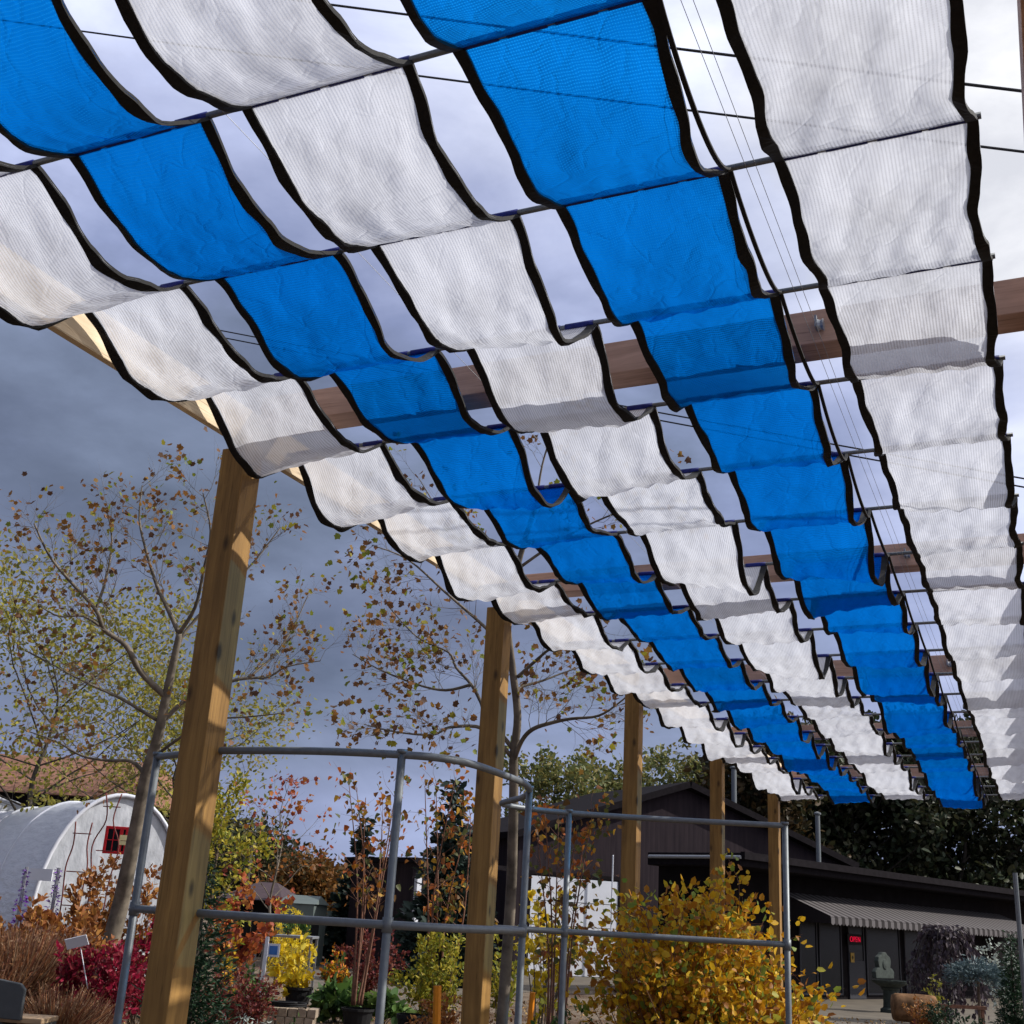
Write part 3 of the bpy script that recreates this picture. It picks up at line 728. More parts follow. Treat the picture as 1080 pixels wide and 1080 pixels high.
# glazed front and doors under the awning
gx0, _ = fp(842, 1040); gx1, _ = fp(1000, 1050)
for uu0, uu1, nm, mt in ((843, 862, 'window', 'dark_glass'), (864, 888, 'window', 'dark_glass'), (895, 912, 'door', 'door_grey'), (914, 950, 'window', 'dark_glass'), (955, 978, 'window', 'dark_glass'), (984, 1014, 'window', 'dark_glass')):
    a, _ = fp(uu0, 1045); c, _ = fp(uu1, 1045)
    fr = MB(); z0, z1 = (.02, 2.1) if nm == 'door' else (.12, 2.15)
    fr.box((a, -.05, z0), (a + .06, -.004, z1)); fr.box((c - .06, -.05, z0), (c, -.004, z1)); fr.box((a + .06, -.05, z1 - .06), (c - .06, -.004, z1)); fr.box((a + .06, -.05, z0), (c - .06, -.004, z0 + .06))
    if nm == 'door':
        fr.box((a + .06, -.048, z0 + .06), (c - .06, -.006, 1.05))
    w_ = fr.build(nm, M['door_grey'], store)
    MB().box((a + .06, -.03, z0 + .06 if nm != 'door' else 1.052), (c - .06, -.012, z1 - .06)).build('pane', M['dark_glass'], w_)
# striped awning: sloping canopy with a hanging valance
t = NT('awning_stripes').set(.85); v = t.coord(); sx = t.n('SeparateXYZ'); t.l(v, sx.inputs[0])
st = t.ramp(t.math('FRACT', t.math('MULTIPLY', sx.outputs[0], 1 / .36)), [(.0, (.016, .012, .013)), (.5, (.11, .10, .103))], 'CONSTANT'); t.base(st); M['awning'] = t.m
a0, zt = fp(822, 940, -.05); a1, _ = fp(1052, 945, -.05); _, zv0 = fp(840, 963, -1.5); _, zv1 = fp(840, 972, -1.5)
awn = thing('striped_awning', 'grey and brown striped awning with scalloped valance over the shop front', 'awning', F0, rzb)
b = MB(); b.v = [(a0, -.06, zt), (a1, -.06, zt), (a1, -1.6, zv0), (a0, -1.6, zv0), (a0, -.06, zt - .03), (a1, -.06, zt - .03), (a1, -1.6, zv0 - .03), (a0, -1.6, zv0 - .03)]
b.f = [(0, 3, 2, 1), (4, 5, 6, 7), (0, 1, 5, 4), (1, 2, 6, 5), (2, 3, 7, 6), (3, 0, 4, 7)]; b.build('canopy', M['awning'], awn)
b = MB(); n = int((a1 - a0) / .18)
for i in range(n):
    xa = a0 + (a1 - a0) * i / n; xb = a0 + (a1 - a0) * (i + 1) / n; zz_ = zv1 + .03; pts = [(xa, -1.605, zv0 - .035), (xb, -1.605, zv0 - .035)] + [(xb + (xa - xb) * q / 4, -1.605, zz_ - .05 * math.sin(PI * q / 4)) for q in range(5)]
    b.prism(pts, (0, -.012, 0))
b.build('valance', M['awning'], awn)
for xx in (a0, a1 - .012): MB().prism([(xx, -.07, zt - .035), (xx, -1.59, zv0 - .035), (xx, -1.59, zv1 + .02), (xx, -.07, zv1 + .02)], (.012, 0, 0)).build('side_flap', M['awning'], awn)
def emis(name, c, s):
    m = bpy.data.materials.new(name); m.use_nodes = True; t = m.node_tree; bs = t.nodes['Principled BSDF']
    bs.inputs['Base Color'].default_value = (*c, 1); bs.inputs['Emission Color'].default_value = (*c, 1); bs.inputs['Emission Strength'].default_value = s; return m
M['neon'] = emis('neon', (.8, .0, .04), .75)
sx_, sz_ = fp(902, 991, -.1)
sg = thing('open_sign', 'glowing red neon OPEN sign in the dark shop doorway', 'sign', F0 + e1 * sx_ - e2 * .1 + Vector((0, 0, sz_)), rzb)
MB().box((-.42, .01, -.15), (.42, .03, .15)).build('backing', M['black_pot'], sg)
def lettering(body, size, mat, parent, offset=0.):
    cu = bpy.data.curves.new('letters', 'FONT'); cu.body = body; cu.size = size; cu.align_x = 'CENTER'; cu.align_y = 'CENTER'; cu.extrude = .006; cu.offset = offset; cu.space_character = 1.12
    tx = bpy.data.objects.new('letters', cu); col.objects.link(tx); bpy.context.view_layer.update()
    me = bpy.data.meshes.new_from_object(tx.evaluated_get(bpy.context.evaluated_depsgraph_get())); bpy.data.objects.remove(tx)
    me.materials.clear(); me.materials.append(mat); o = bpy.data.objects.new('letters', me); col.objects.link(o); o.parent = parent; o.rotation_euler = (PI / 2, 0, 0); return o
lettering('OPEN', .22, M['neon'], sg, -.004)
M['notice'] = plain('notice', (.42, .26, .05), .7, var=.1); M['dark_ink'] = plain('dark_ink', (.03, .025, .02), .8)
sx_, sz_ = fp(900, 1010, -.1)
nt_ = thing('door_notice', 'small yellow notice with a dark emblem, below the red neon sign', 'sign', F0 + e1 * sx_ - e2 * .08 + Vector((0, 0, sz_)), rzb)
MB().box((-.10, 0, -.13), (.10, .012, .13)).build('board', M['notice'], nt_)
MB().lathe([(.055, -.004), (.055, .0)], 12, M=Matrix.Rotation(PI / 2, 4, 'X')).build('emblem', M['dark_ink'], nt_)

# gabled barn behind
bq_ = ray(3200, hz(3200)); b1 = Vector((bq_.x, bq_.y, 0)).normalized(); b2 = Vector((-b1.y, b1.x, 0)); b2 = b2 if b2.dot(FW) > 0 else -b2
G0 = F0 + e1 * (s0 - .5) + e2 * BB + b2 * 8; rzg = math.atan2(b1.y, b1.x)
def gpx(u, v, back=0.):
    r = ray(u, v); k = (G0 + b2 * back - CAM).dot(b2) / r.dot(b2); p = CAM + r * k; return (p - G0).dot(b1), p.z
barn = thing('barn', 'tall dark brown gabled barn with white garage door, behind the posts', 'barn', G0, rzg)
xp, zp = gpx(722, 824); xr, zr_ = gpx(890, 906); xl, zl = gpx(548, 873)
MB().prism([(xl, 0, 0), (xr, 0, 0), (xr, 0, zr_ - .25), (xp, 0, zp - .25), (xl, 0, zl - .25)], (0, 6, 0)).build('wall', M['siding_boards'], barn)
for (xa, za, xb, zb_) in ((xl, zl, xp, zp), (xp, zp, xr, zr_)):
    dn = Vector((xb - xa, 0, zb_ - za)).normalized(); n_ = Vector((-dn.z, 0, dn.x)); ex = .35
    A = Vector((xa, -.4, za - .25)) + n_ * .003 - (dn * ex if za < zb_ else Vector()); B_ = Vector((xb, -.4, zb_ - .25)) + n_ * .003 + (dn * ex if zb_ < za else Vector())
    MB().prism([A, B_, B_ + n_ * .22, A + n_ * .22], (0, 6.8, 0)).build('roof', M['roofing'], barn)
g0, _ = gpx(556, 1000); g1, zg = gpx(651, 929)
gd = MB()
for q in range(4): gd.box((g0, -.06, .02 + q * (zg - .04) / 4), (g1, -.004, (q + 1) * (zg - .04) / 4))
gd.build('garage_door', M['white_paint'], barn)
fr = MB().box((g0 - .15, -.08, 0), (g0 - .002, -.004, zg + .12)); fr.box((g1 + .002, -.08, 0), (g1 + .16, -.004, zg + .12)); fr.box((g0, -.08, zg), (g1, -.004, zg + .12)); fr.build('door_frame', M['dark_wall'], barn)
def pipe(label, u, v0, v1, back, r, name='flue_pipe', cap=True, cat='chimney'):
    xx, z1 = fp(u, v0, back); _, z0 = fp(u, v1, back)
    o = thing(name, label, cat, F0 + e1 * xx + e2 * back + Vector((0, 0, z0)), rzb)
    MB().lathe([(r, 0), (r, z1 - z0 - .12)], 14).build('pipe', M['galv'], o, smooth=False)
    if cap: MB().lathe([(r * .9, z1 - z0 - .119), (r * 1.5, z1 - z0 - .09), (r * 1.5, z1 - z0 - .04), (.02, z1 - z0)], 14).build('cap', M['galv'], o)
    return o
pipe('galvanized flue pipe with a cap standing on the shop roof', 862, 856, 912, 1.5, .075)
pipe('tall galvanized flue rising behind the barn roof', 774, 808, 850, 8, .10)
xx, z1 = gpx(646.5, 903, -.4)
o = thing('white_pole', 'thin white pole standing in front of the white garage door', 'pole', G0 + b1 * xx - b2 * .4, rzg)
MB().lathe([(.025, 0), (.025, z1)], 8).build('shaft', M['white_paint'], o); MB().lathe([(.035, z1), (.02, z1 + .04)], 8).build('cap', M['white_paint'], o)
xa = s0 - .56; _, zb2 = fp(781, 904, -1.2); za = zb2
o = MB().tube([tuple(F0 + e1 * xa + e2 * (BB - .1) + Vector((0, 0, za))), tuple(F0 + e1 * xa + e2 * (-1.2) + Vector((0, 0, zb2)))], .045, 8).build('metal_rail', M['dull_steel'])
tag(o, 'long pale metal rail sloping along the edge of the shop roof', 'rail')
# brown wall with a white post left of the barn
P_ = gp(432, 34); P2 = gp(520, 36)
dx = (P2 - P_); o = thing('brown_shed', 'dark brown shed wall seen behind the tall orange-leaved birches', 'shed', P_, math.atan2(dx.y, dx.x))
_hh = H + (hz(470) - 915) * px(35)
MB().box((0, 0, 0), (dx.length, 3, _hh)).build('wall', M['siding_boards'], o); MB().box((-.2, -.3, _hh + .002), (dx.length + .2, 3.2, _hh + .14)).build('roof', M['roofing'], o)
MB().box((.08, -.14, 0), (.24, -.004, H + (hz(437) - 925) * px(34))).build('downpipe', M['white_paint'], o)
# grey-green shed, brown house and far-left barn
M['greygreen'] = plain('greygreen', (.10, .125, .12), .7, var=.1, scale=3); M['brown_roof'] = plain('brown_roof', (.20, .095, .06), .9, var=.35, scale=3, bump=.5)
M['mauve_roof'] = plain('mauve_roof', (.05, .032, .038), .9, var=.25, scale=4, bump=.4)
def house(name, label, u0, u1, d, vtop, veave, wm, rm, cat, depth=5, hip=.3, e=.3):
    A = gp(u0, d); B_ = gp(u1, d); dx = B_ - A; Ln = dx.length; o = thing(name, label, cat, A, math.atan2(dx.y, dx.x)); um = (u0 + u1) / 2
    he = H + (hz(um) - veave) * px(d); ht = H + (hz(um) - vtop) * px(d)
    MB().box((0, 0, 0), (Ln, depth, he)).build('wall', wm, o)
    b = MB(); k = Ln * hip
    b.v = [(-e, -e, he + .002), (Ln + e, -e, he + .002), (Ln + e, depth + e, he + .002), (-e, depth + e, he + .002), (k, depth / 2, ht), (Ln - k, depth / 2, ht)]
    b.f = [(0, 3, 2, 1), (0, 1, 5, 4), (1, 2, 5), (2, 3, 4, 5), (3, 0, 4)]; b.build('roof', rm, o)
    w_ = MB().box((Ln * .3, -.05, he * .35), (Ln * .3 + .9, -.003, he * .75)).build('window', M['dark_glass'], o)
    return o
house('brown_house', 'small house with mauve brown hipped roof behind the red-leaved shrub', 238, 290, 40, 928, 948, M['dark_wall'], M['mauve_roof'], 'house', 6)
house('grey_shed', 'grey-green shed with pale low roof beyond the yellow shrub', 294, 331, 34, 943, 952, M['greygreen'], M['greygreen'], 'shed', 3, .02, .06)
house('teal_shed', 'blue-green hut glimpsed between the birch stems and the spruces', 388, 414, 38, 920, 926, M['greygreen'], M['mauve_roof'], 'shed', 3, .05)
house('long_barn', 'long barn with brown shingle roof behind the white plastic tunnels', -160, 118, 34, 772, 836, M['dark_wall'], M['brown_roof'], 'barn', 12, .12)

# ------------------------------------------------------------------ plastic greenhouses
t = NT('poly_film').set(.35, 0, .4); v = t.coord(); nz = t.noise(t.coord((1.2, 1.2, 5)), 1.6, 4)
t.base(t.ramp(nz, [(.3, (.62, .65, .72)), (.7, (.80, .82, .88))])); tr = t.n('BsdfTranslucent'); tr.inputs[0].default_value = (.75, .78, .85, 1)
mx = t.n('MixShader'); mx.inputs[0].default_value = .3; t.l(t.b.outputs[0], mx.inputs[1]); t.l(tr.outputs[0], mx.inputs[2]); t.l(mx.outputs[0], t.out.inputs[0])
bn = t.bump(nz, .5, .12); t.l(bn, t.b.inputs['Normal']); M['film'] = t.m
t2 = NT('poly_film_grey').set(.4, 0, .4); nz = t2.noise(t2.coord((2.5, 2.5, 1.2)), 2.2, 5)
t2.base(t2.ramp(nz, [(.3, (.36, .38, .41)), (.7, (.55, .57, .61))])); t2.l(t2.bump(nz, .25, .10), t2.b.inputs['Normal']); M['film_grey'] = t2.m
M['brown_board'] = plain('brown_board', (.13, .11, .085), .9, var=.2, scale=5)
def tunnel(label, u_c, d, half_px, vtop, length, ang):
    C = gp(u_c, d); hw = half_px * px(d) / math.cos(ang); ht = H + (hz(u_c) - vtop) * px(d)
    right = Vector((RT.x, RT.y, 0)).normalized(); rz = math.atan2(right.y, right.x) + ang
    o = thing('plastic_greenhouse', label, 'greenhouse', C, rz, 'white plastic tunnel greenhouses')
    kb = .8; N = 24
    arc = [(-hw * math.cos(PI * i / N), kb + (ht - kb) * math.sin(PI * i / N) ** .85) for i in range(N + 1)]
    b = MB()                                  # skin
    rows = 16
    for j in range(rows + 1):
        y = length * j / rows
        for i, (x, z) in enumerate(arc):
            sag = -.045 * math.sin(PI * ((j * 2) % 4) / 4) * 0 - .035 * (1 if j % 2 else 0); b.v.append((x * (1 + sag * .5), y, z + sag))
    for j in range(rows):
        for i in range(N): q = j * (N + 1) + i; b.f.append((q, q + N + 1, q + N + 2, q + 1))
    b.build('skin', M['film'], o, smooth=True)
    MB().poly([(x, .03, z) for x, z in [(-hw, .02)] + arc + [(hw, .02)]][::-1]).build('end_wall', M['film_grey'], o)
    for j in (0, 4, 8, 12, 16): MB().tube([(x * 1.0, length * j / rows - (.02 if j == 0 else 0), z + .015) for x, z in [(-hw, 0)] + arc + [(hw, 0)]], .045 if j == 0 else .03, 6).build('hoop', M['white_paint'], o, smooth=True)
    for sx in (-hw - .02, hw - .02): MB().box((sx, 0.05, 0), (sx + .04, length, kb + .02)).build('side_board', M['brown_board'], o)
    return o
tun = tunnel('white plastic greenhouse tunnel with grey end wall nearest the sycamore trunk', 116, 24, 64, 841, 13, math.radians(36))
tunnel('white plastic greenhouse tunnel at the picture edge, beyond the nearer tunnel', -22, 33, 72, 843, 12, math.radians(36))
# red window, red trellises, tinsel posts in front of the tunnel
M['red_paint'] = plain('red_paint', (.50, .012, .02), .5, var=.15, scale=10); M['yellow_paper'] = plain('yellow_paper', (.72, .66, .35), .8, var=.08)
M['rust_red'] = plain('rust_red', (.16, .035, .03), .7, var=.3, scale=20)
tinsel = NT('tinsel').set(.25, .5); a = tinsel.noise(tinsel.coord((60, 60, 60)), 1, 3); tinsel.base(tinsel.ramp(a, [(.35, (.06, .005, .16)), (.6, (.26, .03, .55))])); M['tinsel'] = tinsel.m
rr_ = Vector((RT.x, RT.y, 0)).normalized(); rzc = math.atan2(rr_.y, rr_.x)
d = 22.0; c = at(122, 886, d)
rw = thing('window_frame', 'bright red wooden window frame hung on the grey tunnel end', 'window', c, rzc + .12); s_ = px(d)
def fbox(b, x0, x1, z0, z1, y=.05): return b.box((x0 * s_, 0, z0 * s_), (x1 * s_, y, z1 * s_))
b = MB(); fbox(b, -12, -9, -14, 14); fbox(b, 9, 12, -14, 14); fbox(b, -9, 9, 11, 14); fbox(b, -9, 9, -14, -11); fbox(b, 3, 6.5, -11, 11); b.build('frame', M['red_paint'], rw, bevel=.006)
b = MB(); fbox(b, -3.4, -2.6, -11, 11, .03); fbox(b, -9, -3.5, -.4, .4, .029); fbox(b, -2.5, 3, -.4, .4, .028); b.build('muntin', M['red_paint'], rw)
MB().box((-9 * s_, .02, -11 * s_), (3 * s_, .026, 11 * s_)).build('pane', M['dark_glass'], rw)
MB().box((6.5 * s_, .02, -11 * s_), (9 * s_, .026, 11 * s_)).build('pane', M['dark_glass'], rw)
c2 = at(131, 886, d - .08); o = thing('paper_note', 'square pale yellow paper note stuck on the red window frame', 'note', c2, rzc + .12)
MB().box((-5 * s_, -.004, -5 * s_), (5 * s_, 0, 5 * s_)).build('sheet', M['yellow_paper'], o); MB().box((-3.6 * s_, -.006, -1 * s_), (3.2 * s_, -.0045, -.4 * s_)).build('handwriting', M['bark_red'], o)
def obelisk(label, u, v0, v1, wpx, d, curl):
    B_ = gp(u, d); h = H + (hz(u) - v0) * px(d); w2 = wpx * px(d) / 2; o = thing('garden_trellis', label, 'trellis', B_, rzc, 'rust red metal trellises')
    for sgn in (-1, 1):
        MB().tube(crom([Vector((sgn * w2, 0, 0)), Vector((sgn * w2 * .95, 0, h * .5)), Vector((sgn * w2 * (1.0 + curl), 0, h * .72)), Vector((sgn * w2 * (.9 - curl), 0, h * .86)), Vector((sgn * w2 * .9, 0, h))], 5), .014, 6).build('upright', M['rust_red'], o, smooth=True)
    for q in (.3, .5, .7, .93): MB().tube([(-w2, 0, h * q), (w2, 0, h * q)], .010, 5).build('crossbar', M['rust_red'], o)
    return o
obelisk('rust red metal trellis with two curved uprights, shorter one by the purple tinsel', 76, 868, 950, 20, 21, .15)
obelisk('rust red metal trellis with wavy uprights, taller one left of the red window', 103, 838, 950, 19, 21.5, .5)
for u, v0, lab in ((24, 914, 'purple tinsel wrapped post, left one of two by the tunnel'), (58, 915, 'purple tinsel wrapped post, right one of two by the tunnel')):
    dd = 20.5; B_ = gp(u, dd); h = H + (hz(u) - v0) * px(dd); o = thing('tinsel_post', lab, 'post', B_, 0, 'purple tinsel posts')
    MB().tube([(0, 0, 0), (0, 0, h)], .03, 6).build('pole', M['dull_steel'], o)
    rng2 = np.random.default_rng(int(u)); n = 420; a = rng2.uniform(0, 6.28, n); zt_ = rng2.uniform(.4, h - .03, n); r_ = .04 + .03 * np.sin(zt_ * 6)
    leaves('tinsel', rng2, np.stack([np.cos(a) * r_, np.sin(a) * r_, zt_], 1), .07, T_NARROW, M['tinsel'], o, D=np.stack([np.cos(a), np.sin(a), a * 0], 1))
o = MB().box((0, 0, 0), (24 * px(23), .04, 12 * px(23))).build('white_board', M['white_paint']); o.location = at(30, 928, 23); o.rotation_euler = (0, 0, rzc); tag(o, 'white panel leaning at the tunnel foot between the purple tinsel posts', 'panel')

# ------------------------------------------------------------------ far trees
auto_tree('locust_tree', 'feathery yellow-green tree at the left edge behind the sycamore', gp(20, 30), H + (hz(20) - 598) * px(30), 10.5, 21, 9500, .13, L['locust'], M['bark_dark'], .10, .30, T_OVAL, nl=18, jit=.36)
auto_tree('locust_tree', 'fine-leaved olive green tree behind the middle of the sycamore', gp(168, 33), H + (hz(168) - 700) * px(33), 8.5, 22, 4200, .13, L['locust'], M['bark_dark'], .09, .35, T_OVAL, nl=15, jit=.34)
for i, (u, v, d, w_, mt, lab, n) in enumerate((
    (206, 868, 62, 6, 'fartree', 'dim green tree on the skyline, left one behind the mauve roofed house', 3500),
    (246, 872, 60, 6.5, 'fartree', 'dark green rounded tree behind the house with mauve roof', 4000),
    (283, 908, 64, 5, 'brownforest', 'dull brown tree on the skyline right of the mauve roofed house', 3500),
    (322, 922, 50, 2.5, 'farorange', 'rounded rust orange tree on the skyline behind the grey-green shed', 5000),
    (352, 925, 60, 2.6, 'fartree', 'low dark tree between the orange tree and the spruce', 2500),
    (580, 795, 52, 7.5, 'fargreen', 'leafy pale green tree behind the left slope of the barn roof', 7000),
    (640, 800, 54, 7.5, 'fargreen', 'leafy olive tree behind the barn, just left of the third post', 7000),
    (705, 802, 58, 6.5, 'fargreen', 'hazy pale green tree above the barn ridge, between the posts', 5500),
    (752, 805, 60, 6, 'fargreen', 'hazy green tree behind the barn, beside the fourth post', 4500),
    (800, 770, 52, 6, 'brownforest', 'brownish tree rising behind the right slope of the barn roof', 6000),
    (850, 772, 58, 8, 'forest', 'dark tree behind the flue pipe on the shop roof', 7500),
    (905, 775, 54, 8, 'forest', 'dark tree over the shop roof, second of the dark row from the flue', 7500),
    (962, 766, 58, 9, 'forest', 'dark tree over the middle of the shop awning', 7500),
    (1020, 772, 54, 9, 'forest', 'dark tree over the right end of the shop awning', 7500),
    (1085, 768, 56, 9, 'forest', 'dark tree at the right edge of the picture behind the shop', 7500))):
    auto_tree('background_tree', lab, gp(u, d), H + (hz(u) - v) * px(d), w_, 40 + i, int(n * (.62 if mt == 'fargreen' else 1.5)), .33 if mt in ('forest', 'brownforest') else .24, L[mt], M['bark_dark'], .16, .18 if mt != 'fargreen' else .3, T_OVAL, 'trees beyond the yard', nl=18 if mt != 'fargreen' else 13, jit=.42 if mt != 'fargreen' else .26)
conifer('spruce', 'pointed dark spruce behind the tall birch stems, smaller of two', gp(377, 40), H + (hz(377) - 864) * px(40), 2.6, 3, L['spruce'], .26, 26, fill=44)
conifer('spruce', 'broad dark spruce left of the second nearest post, larger of two', gp(470, 30), H + (hz(470) - 822) * px(30), 3.0, 4, L['spruce'], .22, 30, fill=50)
tag(MB().tube([tuple(gp(257, 45)), tuple(gp(257, 45) + Vector((0, 0, H + (hz(257) - 884) * px(45))))], .11, 8).build('utility_pole', M['bark_dark']), 'distant wooden utility pole among the trees above the mauve roof', 'utility pole')

# ------------------------------------------------------------------ mid-ground plants (nursery stock)
auto_tree('red_maple', 'slim young maple with sparse red leaves beside the grey-green shed', gp(287, 24), H + (hz(287) - 818) * px(24), 2.3, 61, 270, .09, L['maple_red'], M['bark_pale'], .035, .35, T_LOBED, nl=16, jit=.06, lv=0)
auto_tree('young_tree', 'yellow-green leafy young tree just behind the nearest post', gp(226, 21), H + (hz(226) - 826) * px(21), 1.5, 62, 1700, .09, L['yellowgreen'], M['bark_brown'], .04, .3, T_OVAL, nl=14, jit=.09, lv=0)
def birch(label, u, d, vtop, spread, ns, seed, nleaf, lsize, lm='birch', base_v=None, stem_r=.022, gname='multi-stemmed birches'):
    rng = np.random.default_rng(seed); B_ = gp(u, d); h = H + (hz(u) - vtop) * px(d); o = thing('birch', label, 'tree', B_ + Vector((0, 0, .3)), 0, gname); h -= .3
    mb = MB(); tips = []
    for q in range(ns):
        an = 2 * PI * q / ns + rng.uniform(-.4, .4); e = Vector((math.cos(an) * spread * rng.uniform(.5, 1), math.sin(an) * spread * rng.uniform(.5, 1), h * rng.uniform(.82, 1)))
        s = Vector((math.cos(an) * .08, math.sin(an) * .08, 0)); m = s.lerp(e, .5) + Vector((rng.normal() * .06, rng.normal() * .06, 0)) - Vector((e.x * .12, e.y * .12, 0))
        P = crom([s, m, e], 8); mb.tube(P, [stem_r * (1 - .82 * k / (len(P) - 1)) for k in range(len(P))], 6)
        twigs(rng, mb, P, stem_r * .3, h * .17, 13, 0, tips, .25, -.03, .38, .7)
    mb.build('stems', M['bark_red'], o, smooth=True)
    C, D = pick(rng, tips, nleaf, .05); leaves('foliage', rng, C, lsize, T_HEART, L[lm], o, hang=.9, D=D * .4)
    return o
birch('multi-stemmed birch with dangling orange leaves in the wide black pot', 385, 18, 815, .62, 6, 71, 310, .09)
pot('wide black pot holding the birch with five reddish stems', gp(387, 18), .24, .26)
birch('taller birch with orange and dark leaves, hiding the left side of the second post', 466, 16, 818, .6, 5, 72, 430, .08)
pot('black pot at the foot of the tallest birch, by the second post', gp(466, 16), .22, .3)
birch('thin-stemmed birch with red-orange leaves between the second and third posts', 590, 11.5, 852, .48, 6, 73, 520, .062, stem_r=.016)
pot('black pot under the thin-stemmed birch between the posts', gp(590, 11.5), .2, .3)
bush('yellow_maple', 'bright yellow leaved small maple in front of the white garage door', gp(574, 14), 1.0, H + (hz(570) - 935) * px(14), 74, L['yellow'], 420, .085, T_LOBED, M['bark_pale'], 14, .7, sr=.012)
bush('viburnum', 'large golden yellow shrub with brown stems at the foot of the far posts', gp(738, 8.5), 1.78, H + (hz(738) - 929) * px(8.5), 75, L['gold'], 12000, .052, T_ROUND, M['bark_red'], 180, .75, sr=.0065, shell=.35, clump=.13)
bush('viburnum', 'low golden side shoots beside the large yellow shrub, near the end pipe', gp(842, 8.3), .62, H + (hz(838) - 1000) * px(8.3), 76, L['gold'], 900, .066, T_ROUND, M['bark_red'], 22, .3, sr=.006)
# left beds
for i, (u, d, w_, vt, lab, n, mt) in enumerate((
    (-6, 15.4, 1.2, 975, 'tan brown ornamental grass clump at the left edge above the bench', 1500, 'grassbrown'),
    (34, 15.2, 1.1, 972, 'tall red-brown ornamental grass clump left of the white leaning sign', 1700, 'grassbrown'),
    (66, 16.4, 1.1, 975, 'red-brown ornamental grass clump directly behind the white leaning sign', 1500, 'grassbrown'),
    (84, 13.0, .9, 1030, 'low purplish brown grass clump in front of the crimson shrub', 1500, 'grassbrown'),
    (110, 13.6, .8, 1040, 'low brown grass clump right in front of the crimson shrub', 1000, 'grassbrown'),
    (10, 14.6, .9, 1000, 'olive brown grass clump just behind the bench', 900, 'grassbrown'))):
    grass('ornamental_grass', lab, gp(u, d), w_, H + (hz(u) - vt) * px(d), 80 + i, L[mt], n, group='brown ornamental grasses')
for i, (u, d, w_, vt, lab, mt, n) in enumerate((
    (4, 17.0, 1.0, 946, 'rusty orange hydrangea at the left edge below the tinsel posts', 'rust', 900),
    (42, 17.2, 1.2, 944, 'rusty brown hydrangea below the two tinsel posts', 'rust', 1300),
    (84, 17.6, 1.1, 946, 'rusty brown hydrangea left of the sycamore trunk', 'rust', 1200),
    (101, 20.2, 1.3, 898, 'tall orange-brown hydrangea under the red window frame', 'rust', 1300),
    (160, 20.2, 1.0, 905, 'amber leaved shrub between the sycamore trunk and the nearest post', 'rust', 900))):
    bush('hydrangea', lab, gp(u, d), w_, H + (hz(u) - vt) * px(d), 90 + i, L[mt], n, .11, T_OVAL, None, 22, .3, group='rust coloured hydrangeas')
bush('burning_bush', 'vivid crimson shrub left of the nearest post', gp(122, 15), 1.25, H + (hz(122) - 982) * px(15), 97, L['crimson'], 2600, .075, T_OVAL, None, 36, .2)
bush('burning_bush', 'small crimson shrub almost hidden behind the nearest post', gp(158, 16), .8, H + (hz(158) - 975) * px(16), 98, L['crimson'], 900, .075, T_OVAL, None, 20, .2)
conifer('arborvitae', 'dense dark green arborvitae just right of the nearest post', gp(214, 12.5), H + (hz(214) - 905) * px(12.5), .95, 5, L['darkgreen'], .085, 40, fill=22, droop=-.25, power=.55)
bush('barberry', 'rounded burgundy barberry right of the dark arborvitae', gp(263, 15.2), .95, H + (hz(263) - 1006) * px(15.2), 99, L['burgundy'], 3600, .045, T_OVAL, None, 44, .05)
bush('smoke_bush', 'orange-red leaved shrub below the mauve roofed house', gp(258, 20), 1.25, H + (hz(258) - 918) * px(20), 100, L['maple_red'], 520, .10, T_LOBED, None, 14, .5)
bush('dogwood', 'small orange and yellow leaved shrub under the orange-red one', gp(250, 18.5), .5, H + (hz(250) - 978) * px(18.5), 101, L['gold'], 260, .085, T_OVAL, None, 10, .25)
bush('spicebush', 'bright lemon yellow shrub with big drooping leaves beside the white stake', gp(322, 21), .95, H + (hz(316) - 983) * px(21), 102, L['yellow'], 380, .125, T_OVAL, None, 18, .3, hang=.35)
pot('black pot under the lemon yellow shrub', gp(324, 21), .24, .32)
bush('false_cypress', 'feathery golden yellow conifer in front of the grey-green shed', gp(300, 26), .95, H + (hz(300) - 951) * px(26), 103, L['yellow'], 700, .12, T_NARROW, None, 20, .3)
bush('false_cypress', 'second feathery golden conifer, right of the one at the shed', gp(320, 26.5), .75, H + (hz(320) - 954) * px(26.5), 104, L['yellow'], 500, .12, T_NARROW, None, 16, .3)
bush('chrysanthemum', 'potted chrysanthemum with orange and yellow flowers left of the birch stems', gp(362, 20.5), .62, .95, 105, L['flower_orange'], 700, .075, T_OVAL, None, 20, .45)
pot('black pot under the orange chrysanthemum', gp(362, 20.5), .2, .42)
bush('rhubarb', 'low broad-leaved green plant left of the wide birch pot', gp(364, 18.6), .85, .6, 106, L['green'], 260, .19, T_HEART, None, 16, .1)
bush('rhubarb', 'low broad-leaved green plant right of the wide birch pot', gp(412, 18.4), .75, .55, 107, L['green'], 160, .18, T_HEART, None, 12, .1)
bush('ninebark', 'dusky red-purple shrub behind the birch stems', gp(398, 21), 1.25, 1.45, 108, L['burgundy'], 1500, .07, T_OVAL, None, 26, .2)
bush('spirea', 'yellow-green shrub in a black pot, left of the second nearest post', gp(463, 15.6), 1.0, H + (hz(463) - 972) * px(15.6), 109, L['yellowgreen'], 2600, .06, T_OVAL, None, 36, .42)
pot('large black pot under the yellow-green shrub, left of its pair', gp(443, 15.4), .19, .42); pot('large black pot under the yellow-green shrub, right of its pair', gp(462, 15.0), .2, .42)
bush('spirea', 'amber brown low shrub at the foot of the second nearest post', gp(472, 13.4), .7, .78, 110, L['rust'], 1500, .05, T_OVAL, None, 30, .05)
